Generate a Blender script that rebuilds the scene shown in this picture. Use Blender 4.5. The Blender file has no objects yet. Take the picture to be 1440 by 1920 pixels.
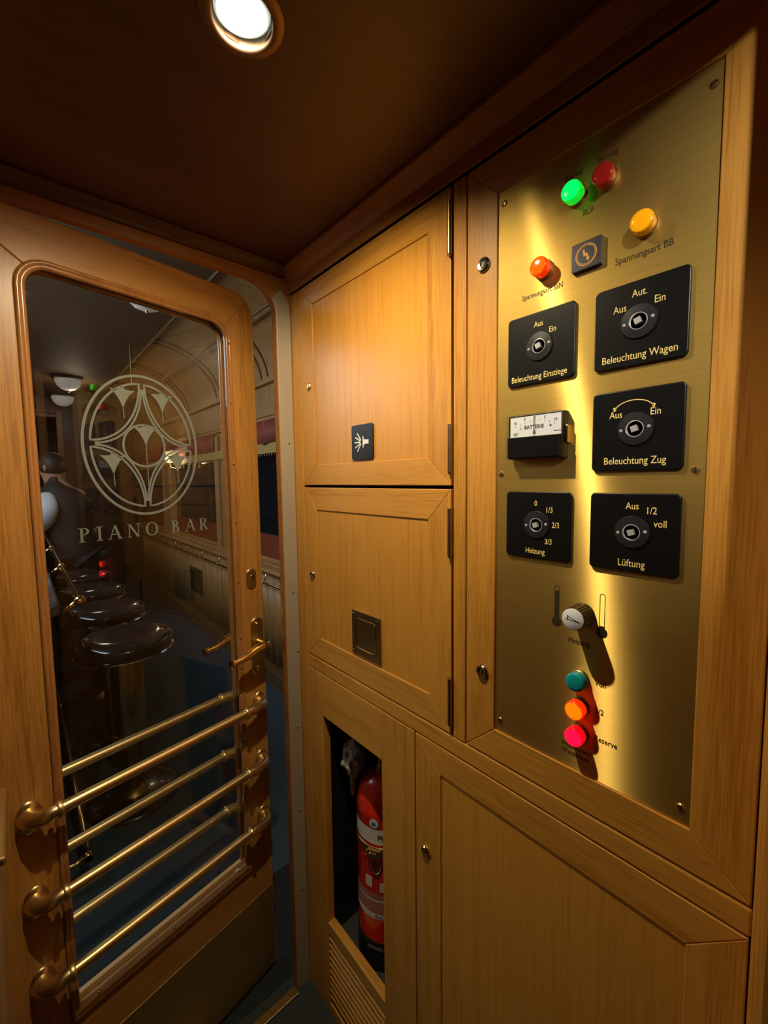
import bpy, bmesh, math, random
from mathutils import Vector, Matrix
random.seed(7)
S = bpy.context.scene
COL = S.collection
R = math.radians
PI = math.pi

# ------------------------------------------------------------------ camera
F_PX = 782.0
cam_d = bpy.data.cameras.new('camera')
cam = bpy.data.objects.new('camera', cam_d); COL.objects.link(cam)
cam_d.sensor_fit = 'HORIZONTAL'; cam_d.sensor_width = 36.0
cam_d.lens = F_PX / 1440.0 * 36.0
cam_d.clip_start = 0.02
def cam_rot(y, p, r):
    cy, sy, cp, sp, cr, sr = math.cos(y), math.sin(y), math.cos(p), math.sin(p), math.cos(r), math.sin(r)
    F = Vector((sy*cp, cy*cp, -sp)); r0 = Vector((cy, -sy, 0)); d0 = F.cross(r0)
    right = cr*r0 + sr*d0; down = -sr*r0 + cr*d0
    return Matrix((right, -down, -F)).transposed()
cam.matrix_world = Matrix.Translation((0, 0, 1.5)) @ cam_rot(R(41.2), R(4.48), R(.744)).to_4x4()
S.camera = cam

# ------------------------------------------------------------------ view, world, main lights
S.view_settings.view_transform = 'Standard'
S.view_settings.look = 'None'
S.view_settings.gamma = 1.0
S.view_settings.use_curve_mapping = False
S.view_settings.exposure = 0.0
W = bpy.data.worlds.new('world'); S.world = W; W.use_nodes = True
W.node_tree.nodes['Background'].inputs[0].default_value = (0.01, 0.014, 0.02, 1)
W.node_tree.nodes['Background'].inputs[1].default_value = 0.15

def lamp(name, kind, loc, energy, color, radius=.02, aim=None, size=60, blend=.5, sx=None, sy=None):
    d = bpy.data.lights.new(name, kind); d.energy = energy; d.color = color
    if kind in ('POINT', 'SPOT'): d.shadow_soft_size = radius
    if kind == 'SPOT': d.spot_size = R(size); d.spot_blend = blend
    if kind == 'AREA': d.shape = 'RECTANGLE'; d.size = sx; d.size_y = sy
    o = bpy.data.objects.new(name, d); COL.objects.link(o); o.location = loc
    if aim is not None:
        o.rotation_euler = (Vector(aim) - Vector(loc)).to_track_quat('-Z', 'Y').to_euler()
    return o
WARM = (1.0, .83, .52)
L1 = (.235, .512, 2.0495)
lamp('spot_light', 'SPOT', L1, 31.0, WARM, .009, aim=(.34, .86, .98), size=152, blend=1.0)
L2 = (-.15, -.36, 2.047)
lamp('spot_light', 'SPOT', L2, 40.0, (1.0, .95, .86), .02, aim=(.574, .10, 1.70), size=40, blend=1.0)
# lamps of the bar saloon and the added pier lamp
lamp('bowl_light', 'POINT', (.53, 5.7, 2.40), 3.0, (1, .80, .58), .08)
lamp('wall_lamp_light', 'POINT', (-1.70, 4.2, 1.80), 9.0, (1, .78, .52), .06)
lamp('wall_lamp_light', 'POINT', (-1.70, 5.8, 1.80), 9.0, (1, .78, .52), .06)
lamp('added_pier_light', 'POINT', (1.24, 4.86, 1.74), 2.2, (1, .78, .50), .04)  # light of the added lamp on the window pier

# ------------------------------------------------------------------ materials
MATS = {}
def mat(name):
    m = bpy.data.materials.new(name); m.use_nodes = True
    n = m.node_tree; b = n.nodes['Principled BSDF']; MATS[name] = m
    return m, n, b
def simple(name, col, rough=.5, metal=0., emit=None, es=0., coat=0., spec=.5, noise=0., nscale=30, bump=0.):
    m, n, b = mat(name)
    b.inputs['Base Color'].default_value = (*col, 1); b.inputs['Roughness'].default_value = rough
    b.inputs['Metallic'].default_value = metal; b.inputs['Coat Weight'].default_value = coat
    b.inputs['Specular IOR Level'].default_value = spec
    if emit: b.inputs['Emission Color'].default_value = (*emit, 1); b.inputs['Emission Strength'].default_value = es
    if noise or bump:
        tc = n.nodes.new('ShaderNodeTexCoord'); t = n.nodes.new('ShaderNodeTexNoise'); t.inputs['Scale'].default_value = nscale
        t.inputs['Detail'].default_value = 6
        n.links.new(tc.outputs['Object'], t.inputs['Vector'])
        if noise:
            r = n.nodes.new('ShaderNodeMapRange'); r.inputs[3].default_value = 1-noise; r.inputs[4].default_value = 1+noise
            mx = n.nodes.new('ShaderNodeVectorMath'); mx.operation = 'SCALE'; mx.inputs[0].default_value = col
            n.links.new(t.outputs[0], r.inputs[0]); n.links.new(r.outputs[0], mx.inputs['Scale']); n.links.new(mx.outputs[0], b.inputs['Base Color'])
        if bump:
            bp = n.nodes.new('ShaderNodeBump'); bp.inputs['Strength'].default_value = bump; bp.inputs['Distance'].default_value = .002
            n.links.new(t.outputs[0], bp.inputs['Height']); n.links.new(bp.outputs[0], b.inputs['Normal'])
    return m
def wood(name, dark, light, axis, rough=.42, coat=.14, fine=1.0, seed=0.):
    m, n, b = mat(name); N = n.nodes.new; L = n.links.new
    tc = N('ShaderNodeTexCoord')
    def stretch(along, across):
        mp = N('ShaderNodeMapping'); s = [across]*3; s['xyz'.index(axis)] = along
        mp.inputs['Scale'].default_value = s; mp.inputs['Location'].default_value = (seed, seed*1.7, seed*.6)
        L(tc.outputs['Object'], mp.inputs[0]); return mp
    a = stretch(1.6, 34*fine); t1 = N('ShaderNodeTexNoise'); t1.inputs['Scale'].default_value = 1; t1.inputs['Detail'].default_value = 7; t1.inputs['Distortion'].default_value = .9
    L(a.outputs[0], t1.inputs['Vector'])
    c = stretch(14, 420*fine); t2 = N('ShaderNodeTexNoise'); t2.inputs['Scale'].default_value = 1; t2.inputs['Detail'].default_value = 3
    L(c.outputs[0], t2.inputs['Vector'])
    d = stretch(1.0, 3.0); t3 = N('ShaderNodeTexNoise'); t3.inputs['Scale'].default_value = 1; t3.inputs['Detail'].default_value = 2
    L(d.outputs[0], t3.inputs['Vector'])
    ad = N('ShaderNodeMath'); ad.operation = 'MULTIPLY_ADD'; ad.inputs[1].default_value = 1.0
    L(t2.outputs[0], ad.inputs[0]); L(t1.outputs[0], ad.inputs[2])
    ad2 = N('ShaderNodeMath'); ad2.operation = 'MULTIPLY_ADD'; ad2.inputs[1].default_value = .35
    L(t3.outputs[0], ad2.inputs[0]); L(ad.outputs[0], ad2.inputs[2])
    cr = N('ShaderNodeValToRGB'); cr.color_ramp.elements[0].position = .70; cr.color_ramp.elements[1].position = 1.12
    cr.color_ramp.elements[0].color = (*dark, 1); cr.color_ramp.elements[1].color = (*light, 1)
    sc = N('ShaderNodeMath'); sc.operation = 'MULTIPLY'; sc.inputs[1].default_value = .82
    L(ad2.outputs[0], sc.inputs[0]); L(sc.outputs[0], cr.inputs[0]); L(cr.outputs[0], b.inputs['Base Color'])
    bp = N('ShaderNodeBump'); bp.inputs['Strength'].default_value = .12; bp.inputs['Distance'].default_value = .001
    L(t2.outputs[0], bp.inputs['Height']); L(bp.outputs[0], b.inputs['Normal'])
    b.inputs['Roughness'].default_value = rough; b.inputs['Coat Weight'].default_value = coat; b.inputs['Coat Roughness'].default_value = .28
    return m
OD, OL = (.42, .168, .017), (.60, .275, .040)
oz = wood('oak_vertical', OD, OL, 'z'); oy = wood('oak_horizontal', OD, OL, 'y', seed=3); ox = wood('oak_crosswise', OD, OL, 'x', seed=5)
oz2 = wood('oak_veneer', (.47, .190, .018), (.60, .272, .036), 'z', fine=2.2, seed=9)
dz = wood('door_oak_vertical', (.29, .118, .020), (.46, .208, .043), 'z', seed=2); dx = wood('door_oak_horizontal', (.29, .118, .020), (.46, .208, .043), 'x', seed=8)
bead = wood('red_brown_bead', (.22, .085, .024), (.38, .16, .048), 'z', rough=.25, coat=.5, seed=4)
bead_l = wood('pale_lit_bead', (.46, .24, .09), (.66, .40, .17), 'x', rough=.45, coat=.1, seed=4)  # bottom bead: the light falling on it is put into this pale colour
ceilw = wood('dark_ceiling_veneer', (.062, .019, .0055), (.092, .031, .009), 'x', rough=.45, coat=.1, fine=.6, seed=6)
trimd = wood('dark_trim', (.26, .10, .022), (.38, .16, .035), 'y', rough=.35, coat=.3, seed=11)
sal = wood('saloon_wood', (.24, .12, .036), (.40, .22, .08), 'y', rough=.5, coat=.1, seed=12)
salv = wood('saloon_wood_vertical', (.22, .11, .033), (.36, .20, .07), 'z', rough=.5, coat=.1, seed=13)
salx = wood('saloon_ceiling_wood', (.085, .048, .021), (.14, .078, .034), 'x', rough=.65, coat=.0, seed=14)
darkw = wood('dark_panelling', (.15, .062, .016), (.25, .11, .03), 'z', seed=31)

def brushed(name, col, tang, rough, an, grain_axis, amt=.12, sc=1.):
    m, n, b = mat(name); N = n.nodes.new; L = n.links.new
    tc = N('ShaderNodeTexCoord'); mp = N('ShaderNodeMapping'); s = [380*sc]*3; s['xyz'.index(grain_axis)] = 9*sc; mp.inputs['Scale'].default_value = s
    t = N('ShaderNodeTexNoise'); t.inputs['Scale'].default_value = 1; t.inputs['Detail'].default_value = 4
    L(tc.outputs['Object'], mp.inputs[0]); L(mp.outputs[0], t.inputs['Vector'])
    t2 = N('ShaderNodeTexNoise'); t2.inputs['Scale'].default_value = 7; t2.inputs['Detail'].default_value = 5; L(tc.outputs['Object'], t2.inputs['Vector'])
    r = N('ShaderNodeMapRange'); r.inputs[3].default_value = 1-amt; r.inputs[4].default_value = 1+amt; L(t.outputs[0], r.inputs[0])
    mx = N('ShaderNodeVectorMath'); mx.operation = 'SCALE'; mx.inputs[0].default_value = col; L(r.outputs[0], mx.inputs['Scale'])
    L(mx.outputs[0], b.inputs['Base Color'])
    r2 = N('ShaderNodeMapRange'); r2.inputs[3].default_value = rough*.8; r2.inputs[4].default_value = rough*1.25; L(t2.outputs[0], r2.inputs[0]); L(r2.outputs[0], b.inputs['Roughness'])
    bp = N('ShaderNodeBump'); bp.inputs['Strength'].default_value = .05; bp.inputs['Distance'].default_value = .0004
    L(t.outputs[0], bp.inputs['Height']); L(bp.outputs[0], b.inputs['Normal'])
    b.inputs['Metallic'].default_value = 1; b.inputs['Anisotropic'].default_value = an
    c = N('ShaderNodeCombineXYZ')
    for i in range(3): c.inputs[i].default_value = tang[i]
    L(c.outputs[0], b.inputs['Tangent'])
    if name == 'brushed_brass_plate':
        g = N('ShaderNodeBsdfAnisotropic'); g.inputs['Roughness'].default_value = .40; g.inputs['Anisotropy'].default_value = AN
        L(mx.outputs[0], g.inputs['Color']); L(c.outputs[0], g.inputs['Tangent']); L(bp.outputs[0], g.inputs['Normal'])
        ms = N('ShaderNodeMixShader'); ms.inputs[0].default_value = .42; b.inputs['Anisotropic'].default_value = 0
        r2.inputs[3].default_value = .52; r2.inputs[4].default_value = .60
        L(b.outputs[0], ms.inputs[1]); L(g.outputs[0], ms.inputs[2]); L(ms.outputs[0], n.nodes['Material Output'].inputs[0])
    return m
AN = .82
brassp = brushed('brushed_brass_plate', (.74, .50, .13), (0, 1, 0), .30, .97, 'y')
steelp = simple('satin_steel_strip', (.50, .45, .37), .42, .45, noise=.06, nscale=8)
brass = simple('satin_brass', (.74, .56, .28), .34, 1, noise=.12, nscale=40, bump=.03)
brass_pol = simple('polished_brass', (.83, .60, .24), .13, 1, noise=.08, nscale=50)
brass_dk = simple('aged_brass', (.46, .31, .12), .38, 1, noise=.2, nscale=60)
kick = simple('dark_brass_kick_plate', (.46, .33, .12), .50, .9, noise=.15, nscale=12)
hingem = simple('bronze_hinge', (.42, .29, .14), .35, 1, noise=.1, nscale=50)
nickel = simple('nickel_lock', (.56, .50, .38), .22, 1, noise=.08, nscale=60)
blackp = simple('black_plate', (.0045, .0042, .0042), .36, noise=.1, nscale=60, spec=.35)
blacks = simple('black_socket', (.013, .013, .016), .40, noise=.1, nscale=60)
blackh = simple('black_void', (.003, .003, .003), .9, noise=.2, nscale=30)
engr = simple('engraved_gold_lettering', (.92, .70, .22), .45, noise=.05, nscale=80)
inkm = simple('dark_printed_lettering', (.035, .022, .006), .6, noise=.1, nscale=80)
whitep = simple('white_dial', (.82, .83, .84), .35, noise=.03, nscale=50)
capm = simple('aluminium_knob_cap', (.78, .82, .86), .35, .0, noise=.03, nscale=90)
signw = simple('white_pictogram', (.80, .80, .80), .5, noise=.03, nscale=60)
signo = simple('orange_bolt', (.85, .38, .06), .45, noise=.05, nscale=60)
nichem = simple('dark_niche_lining', (.010, .011, .012), .55, noise=.4, nscale=20, bump=.1)
chrome = simple('chrome', (.75, .76, .78), .1, 1, noise=.03, nscale=60)
leather = simple('black_leather', (.014, .014, .016), .14, coat=.8, noise=.2, nscale=90)
bkred = simple('red_paint', (.72, .030, .012), .25, coat=.5, noise=.1, nscale=25)
lblr = simple('faded_label', (.45, .16, .13), .5, noise=.35, nscale=160)
lblw = simple('white_label', (.66, .63, .58), .5, noise=.08, nscale=60)
txtb = simple('label_ink', (.06, .05, .05), .5, noise=.1, nscale=60)
blueink = simple('blue_ink', (.03, .16, .42), .5, noise=.1, nscale=60)
rag = simple('grey_cloth', (.50, .47, .46), .8, noise=.4, nscale=60, bump=.6)
rubber = simple('black_rubber', (.014, .015, .015), .5, noise=.3, nscale=40, bump=.2)
etch = simple('etched_glass_film', (.165, .175, .15), .8, noise=.05, nscale=60)
darkgl = simple('dark_night_pane', (.012, .012, .016), .06, coat=.5, noise=.3, nscale=3)
redbl = simple('dark_red_blind', (.17, .032, .012), .55, noise=.2, nscale=14)
redcl = simple('dark_red_valance', (.24, .05, .03), .7, noise=.35, nscale=14, bump=.4)
goldc = simple('gold_braid', (.40, .28, .09), .6, noise=.35, nscale=90)
cabd = simple('dark_bar_front', (.018, .014, .012), .35, coat=.3, noise=.3, nscale=9)
suit = simple('dark_waistcoat', (.012, .012, .014), .7, noise=.4, nscale=40, bump=.3)
shirt = simple('white_shirt', (.74, .76, .80), .7, noise=.06, nscale=20, bump=.3)
skin = simple('skin', (.50, .27, .18), .5, noise=.08, nscale=40)
hairm = simple('dark_hair', (.018, .013, .011), .55, noise=.4, nscale=120, bump=.5)
frost = simple('frosted_lamp_glass', (.55, .55, .52), .3, noise=.1, nscale=20, emit=(1, .9, .75), es=.12)
brown_t = simple('tan_leather', (.36, .22, .09), .5, noise=.15, nscale=30)
def carpet_mat(name, c1, c2, ribs):
    m, n, b = mat(name); N = n.nodes.new; L = n.links.new
    tc = N('ShaderNodeTexCoord'); t = N('ShaderNodeTexNoise'); t.inputs['Scale'].default_value = 260; t.inputs['Detail'].default_value = 4
    L(tc.outputs['Object'], t.inputs['Vector'])
    cr = N('ShaderNodeValToRGB'); cr.color_ramp.elements[0].color = (*c1, 1); cr.color_ramp.elements[1].color = (*c2, 1)
    cr.color_ramp.elements[0].position = .3; cr.color_ramp.elements[1].position = .75
    L(t.outputs[0], cr.inputs[0]); L(cr.outputs[0], b.inputs['Base Color'])
    bp = N('ShaderNodeBump'); bp.inputs['Strength'].default_value = .7; bp.inputs['Distance'].default_value = .004
    L(t.outputs[0], bp.inputs['Height']); L(bp.outputs[0], b.inputs['Normal']); b.inputs['Roughness'].default_value = .95
    b.inputs['Specular IOR Level'].default_value = .1
    return m
carpet = carpet_mat('blue_grey_carpet', (.030, .036, .034), (.075, .088, .085), 0)
carpet_b = carpet_mat('dark_blue_carpet', (.030, .046, .060), (.070, .100, .125), 0)
ribm = simple('ribbed_mat', (.018, .020, .020), .8, noise=.3, nscale=200)
def pane_mat(name, tint, ior=1.5):
    m = bpy.data.materials.new(name); m.use_nodes = True; n = m.node_tree; n.nodes.clear(); N = n.nodes.new; L = n.links.new
    o = N('ShaderNodeOutputMaterial'); mx = N('ShaderNodeMixShader'); fr = N('ShaderNodeFresnel'); fr.inputs[0].default_value = ior
    ge = N('ShaderNodeNewGeometry'); mm = N('ShaderNodeMapRange'); mm.inputs[3].default_value = ior; mm.inputs[4].default_value = 1/ior; L(ge.outputs['Backfacing'], mm.inputs[0]); L(mm.outputs[0], fr.inputs[0])
    t = N('ShaderNodeBsdfTransparent'); t.inputs[0].default_value = (*tint, 1); g = N('ShaderNodeBsdfGlossy'); g.inputs['Roughness'].default_value = 0.0
    L(fr.outputs[0], mx.inputs[0]); L(t.outputs[0], mx.inputs[1]); L(g.outputs[0], mx.inputs[2]); L(mx.outputs[0], o.inputs[0]); return m
panem = pane_mat('clear_pane', (.96, .97, .96))
pane_thin = pane_mat('meter_window', (.97, .98, .98))
def lens(name, col, emit=0.):
    m, n, b = mat(name)
    b.inputs['Base Color'].default_value = (*col, 1); b.inputs['Roughness'].default_value = .16
    b.inputs['Coat Weight'].default_value = .5; b.inputs['Subsurface Weight'].default_value = .3; b.inputs['Subsurface Scale'].default_value = .004
    if emit:
        b.inputs['Emission Color'].default_value = (*col, 1); b.inputs['Emission Strength'].default_value = emit
    t = n.nodes.new('ShaderNodeTexNoise'); t.inputs['Scale'].default_value = 90
    bp = n.nodes.new('ShaderNodeBump'); bp.inputs['Strength'].default_value = .03; n.links.new(t.outputs[0], bp.inputs['Height']); n.links.new(bp.outputs[0], b.inputs['Normal'])
    return m

# ------------------------------------------------------------------ mesh helpers
def fin(name, bm, mats, parent=None, bevel=0., smooth=False, seg=2, weld=False, auto=None):
    if weld: bmesh.ops.remove_doubles(bm, verts=bm.verts, dist=1e-5)
    bmesh.ops.recalc_face_normals(bm, faces=bm.faces)
    me = bpy.data.meshes.new(name); bm.to_mesh(me); bm.free()
    for m in (mats if isinstance(mats, (list, tuple)) else [mats]): me.materials.append(m)
    o = bpy.data.objects.new(name, me); COL.objects.link(o)
    if smooth:
        for p in me.polygons: p.use_smooth = True
        if auto: me.set_sharp_from_angle(angle=R(auto))
    if parent is not None:
        o.parent = parent
        if parent.get('_inv'): o.matrix_parent_inverse = wm(parent).inverted()
    if bevel:
        b = o.modifiers.new('bevel', 'BEVEL'); b.width = bevel; b.segments = seg; b.limit_method = 'ANGLE'; b.angle_limit = R(35)
    return o
def wm(o):
    m = Matrix.Translation(o.location) @ o.rotation_euler.to_matrix().to_4x4()
    return wm(o.parent) @ m if (o.parent and not o.get('_inv')) else m
def empty(name, loc, rz=0., label=None, cat=None, group=None, kind=None, inv=False):
    o = bpy.data.objects.new(name, None); COL.objects.link(o); o.location = loc; o.rotation_euler = (0, 0, rz); o.empty_display_size = .05
    if inv: o['_inv'] = 1
    return tag(o, label, cat, group, kind)
def tag(o, label=None, cat=None, group=None, kind=None):
    if label: o['label'] = label
    if cat: o['category'] = cat
    if group: o['group'] = group
    if kind: o['kind'] = kind
    return o
def B(): return bmesh.new()
def box(bm, x0, x1, y0, y1, z0, z1, mi=0, M=None):
    vs = [bm.verts.new((x, y, z)) for x in (x0, x1) for y in (y0, y1) for z in (z0, z1)]
    if M is not None:
        for v in vs: v.co = M @ v.co
    for f in ((0, 1, 3, 2), (4, 6, 7, 5), (0, 4, 5, 1), (2, 3, 7, 6), (0, 2, 6, 4), (1, 5, 7, 3)):
        bm.faces.new([vs[i] for i in f]).material_index = mi
    return vs
def prism(bm, pts, vec, mi=0):
    v = Vector(vec); a = [bm.verts.new(p) for p in pts]; b = [bm.verts.new(Vector(p)+v) for p in pts]; n = len(a)
    bm.faces.new(a).material_index = mi; bm.faces.new(b[::-1]).material_index = mi
    for i in range(n): bm.faces.new((a[i], b[i], b[(i+1) % n], a[(i+1) % n])).material_index = mi
def tube(bm, pts, r, seg=12, mi=0, cap=True, closed=False):
    pts = [Vector(p) for p in pts]; n = len(pts); rs = r if isinstance(r, (list, tuple)) else [r]*n
    rings = []; up = None
    for i, p in enumerate(pts):
        if closed: t = pts[(i+1) % n]-pts[i-1]
        else: t = pts[min(i+1, n-1)]-pts[max(i-1, 0)]
        t.normalize()
        if up is None:
            up = Vector((0, 0, 1)) if abs(t.z) < .9 else Vector((1, 0, 0))
        s = t.cross(up)
        if s.length < 1e-6: s = t.orthogonal()
        s.normalize(); up = s.cross(t).normalized()
        rings.append([bm.verts.new(p+(s*math.cos(a)+up*math.sin(a))*rs[i]) for a in [2*PI*k/seg for k in range(seg)]])
    m = n if closed else n-1
    for i in range(m):
        A_, B_ = rings[i], rings[(i+1) % n]
        for k in range(seg): bm.faces.new((A_[k], A_[(k+1) % seg], B_[(k+1) % seg], B_[k])).material_index = mi
    if cap and not closed:
        bm.faces.new(rings[0]).material_index = mi; bm.faces.new(rings[-1][::-1]).material_index = mi
def lathe(bm, prof, M=None, seg=32, mi=0, a0=0., a1=2*PI, cap=True):
    """profile (r, h) turned about local z, placed by M"""
    M = M or Matrix(); full = abs(a1-a0-2*PI) < 1e-6; ns = seg if full else seg+1
    rings = []
    for r, h in prof:
        if r < 1e-7: rings.append([bm.verts.new(M @ Vector((0, 0, h)))])
        else: rings.append([bm.verts.new(M @ Vector((r*math.cos(a0+(a1-a0)*k/seg), r*math.sin(a0+(a1-a0)*k/seg), h))) for k in range(ns)])
    for i in range(len(rings)-1):
        a, b = rings[i], rings[i+1]
        for k in range(seg):
            k2 = (k+1) % ns if full else k+1
            if len(a) == 1 and len(b) == 1: continue
            if len(a) == 1: f = (a[0], b[k], b[k2])
            elif len(b) == 1: f = (a[k], a[k2], b[0])
            else: f = (a[k], a[k2], b[k2], b[k])
            bm.faces.new(f).material_index = mi
    if full and cap:
        for rg, fl in ((rings[0], 1), (rings[-1], 0)):
            if len(rg) > 1: bm.faces.new(rg[::-1] if fl else rg).material_index = mi
def rrect(cx, cy, w, h, r, n=6):
    out = []
    for sx, sy, a in ((1, 1, 0), (-1, 1, 90), (-1, -1, 180), (1, -1, 270)):
        for k in range(n+1):
            t = R(a+90*k/n); out.append((cx+sx*(w/2-r)+r*math.cos(t), cy+sy*(h/2-r)+r*math.sin(t)))
    return out
TXT = {}
def text(bm, s, size, M, align='CENTER', ext=.0002, mi=0, off=0., sx=1.):
    key = (s, size, align, ext, off)
    if key not in TXT:
        c = bpy.data.curves.new('t', 'FONT'); c.body = s; c.size = size; c.align_x = align; c.align_y = 'CENTER'; c.extrude = ext; c.offset = off; c.resolution_u = 3
        o = bpy.data.objects.new('t', c); COL.objects.link(o)
        dg = bpy.context.evaluated_depsgraph_get(); me = bpy.data.meshes.new_from_object(o.evaluated_get(dg))
        bpy.data.objects.remove(o); bpy.data.curves.remove(c); TXT[key] = me
    me = TXT[key]; vs = [bm.verts.new(M @ Vector((v.co.x*sx, v.co.y, v.co.z))) for v in me.vertices]
    for p in me.polygons:
        try: bm.faces.new([vs[i] for i in p.vertices]).material_index = mi
        except ValueError: pass
A = .574                                   # right wall face
# frame standing on the right wall: local x = to the right as seen, y = up, z = out of the wall
def WM(y, z, w=0.): return Matrix(((0, 0, -1, A-w), (-1, 0, 0, y), (0, 1, 0, z), (0, 0, 0, 1)))
def copy_tree(o, parent=None):
    c = o.copy(); COL.objects.link(c); c.parent = parent
    if parent is not None: c.matrix_parent_inverse = o.matrix_parent_inverse.copy()
    for ch in list(o.children): copy_tree(ch, c)
    return c

# ------------------------------------------------------------------ setting: vestibule
CZ = 2.05; BY = 1.023
b = B(); box(b, -1.0, 1.4, -1.3, 1.06, -.05, 0); floor = tag(fin('floor', b, carpet), 'dark grey carpet of the vestibule', None, None, 'structure')
b = B(); hh = .033
box(b, -1.0, 1.42, -1.3, -.36-hh, CZ, CZ+.05); box(b, -1.0, 1.42, -.36+hh, .512-hh, CZ, CZ+.05); box(b, -1.0, 1.42, .512+hh, 1.06, CZ, CZ+.05)
for hx, hy in ((-.15, -.36), (.235, .512)): box(b, -1.0, hx-hh, hy-hh, hy+hh, CZ, CZ+.05); box(b, hx+hh, 1.42, hy-hh, hy+hh, CZ, CZ+.05)
tag(fin('ceiling', b, ceilw), 'dark brown veneered ceiling of the vestibule', kind='structure')
# crown moulding, back and right
b = B()
prism(b, [(-.9, BY, CZ), (-.9, BY-.030, CZ), (-.9, BY-.030, CZ-.006), (-.9, BY-.022, CZ-.010), (-.9, BY-.012, CZ-.018), (-.9, BY-.010, CZ-.024), (-.9, BY, CZ-.024)], (.9+A, 0, 0))
tag(fin('trim_1', b, ceilw, bevel=.001), 'crown moulding over the glazed door', kind='structure')
b = B()
prism(b, [(A, -.0, CZ), (A-.030, -.0, CZ), (A-.030, -.0, CZ-.008), (A-.016, 0, CZ-.026), (A-.006, 0, CZ-.034), (A-.004, 0, 1.991), (A, 0, 1.991)], (0, BY, 0))
tag(fin('trim_2', b, trimd, bevel=.001), 'dark crown moulding over the cabinets', kind='structure')
# back wall with rounded door opening
b = B()
rr = .075; jx = .530; tz = 2.004
arc = [(jx-rr+rr*math.cos(R(t)), tz-rr+rr*math.sin(R(t))) for t in range(0, 91, 10)]
pts = [(jx, 0), (1.42, 0), (1.42, CZ), (-1.0, CZ), (-1.0, 0), (-.108, 0), (-.108, tz)] + arc[::-1]
# three convex-ish pieces sharing edges
prism(b, [(x, BY, z) for x, z in [(jx, 0), (1.42, 0), (1.42, CZ), (jx, CZ), (jx, tz-rr)]], (0, .022, 0))
prism(b, [(x, BY, z) for x, z in [(jx, tz-rr), (jx, CZ), (-.108, CZ), (-.108, tz)] + arc[::-1][:-1]], (0, .022, 0))
prism(b, [(x, BY, z) for x, z in [(-.108, 0), (-.108, CZ), (-1.0, CZ), (-1.0, 0)]], (0, .022, 0))
tag(fin('wall_back', b, wood('bulkhead_wood', (.24, .090, .020), (.36, .145, .034), 'x', seed=33), bevel=.002), 'oak bulkhead around the glazed door', kind='structure')
b = B(); box(b, -1.05, -1.0, -1.3, 1.06, 0, CZ); tag(fin('wall_left', b, darkw), 'dark wooden wall of the vestibule', kind='structure')
b = B(); box(b, -1.0, 1.4, -1.35, -1.3, 0, CZ); tag(fin('wall_front', b, darkw), 'dark wooden wall at the near end of the vestibule', kind='structure')
# right wall core behind the cabinets and beyond the near post
b = B(); box(b, .86, .90, .0, 1.02, 0, CZ); box(b, A+.001, .9, -1.3, -.02, 0, CZ)
tag(fin('wall_right', b, oz), 'oak wall behind the cabinets', kind='structure')
# corner strip between bulkhead and cabinets
b = B(); box(b, A, A+.02, .981, BY, 0, 1.988); tag(fin('trim_3', b, oz, bevel=.0015), 'narrow oak corner strip between bulkhead and cabinets', kind='structure')
# doorway the picture is taken from: post and header
b = B(); prism(b, [(A+.02, -.03, 0), (A+.02, .054, 0), (A, .054, 0), (.500, .046, 0), (.495, .036, 0), (.500, -.03, 0)], (0, 0, CZ))
tag(fin('trim_4', b, oz, bevel=.004), 'oak door post at the right edge', kind='structure')
b = B(); box(b, -.9, .5, -.03, .02, 1.965, CZ); tag(fin('trim_5', b, ox), 'oak header over the near doorway', kind='structure')
# rails of the right wall
b = B(); box(b, A, A+.02, .054, .979, .9915, 1.0255); tag(fin('trim_6', b, oy, bevel=.003), 'horizontal oak rail under the cabinets', kind='structure')
b = B(); box(b, A, A+.02, .4435, .4705, 1.027, 1.988); tag(fin('trim_7', b, oz, bevel=.002), 'vertical oak post between cabinets and switch cabinet', kind='structure')
# brass threshold
b = B(); box(b, -.13, .53, 1.008, 1.034, 0, .006)
th = tag(fin('threshold_strip', b, brass_dk, bevel=.002), 'brass threshold strip on the floor under the glazed door', 'threshold')
for x in (.50, .33, .16):
    b = B(); lathe(b, [(0, .0085), (.003, .008), (.004, .006)], Matrix.Translation((x, 1.021, 0)), 12); fin('screw', b, brass_pol, th, smooth=True)
# steel strip on jamb
b = B()
o1 = [(.572, 0), (.572, 1.955), (.570, 1.968), (.563, 1.976), (.548, 1.985), (.5305, 1.982)]
arcj = [(x, z) for x, z in arc if z < 1.975][::-1]
prism(b, [(x, BY, z) for x, z in [(.532, 0), (.572, 0), (.572, 1.935), (.569, 1.960), (.560, 1.980), (.546, 1.996), (.5215, 1.970), (.5275, 1.957), (.532, 1.929)]], (0, -.0015, 0))
st = tag(fin('edge_strip', b, steelp, bevel=.0006), 'long steel strip screwed to the right door jamb', 'metal strip')
def px_on_back(x, z):
    b = B(); lathe(b, [(0, .0022), (.0022, .0016), (.0034, 0)], Matrix.Translation((x, BY-.0015, z)) @ Matrix.Rotation(R(90), 4, 'X'), 12); fin('screw', b, nickel, st, smooth=True)
for x, z in ((.552, 1.966), (.558, 1.60), (.556, 1.19), (.566, 1.02), (.558, .80), (.557, .55), (.556, .30)): px_on_back(x, z)
b = B(); box(b, jx-.0015, jx, BY+.004, BY+.020, 1.03, 1.16); tag(fin('strike_plate', b, brass, bevel=.0005), 'small brass strike plate on the door jamb beside the lever handle', 'strike plate')

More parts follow.
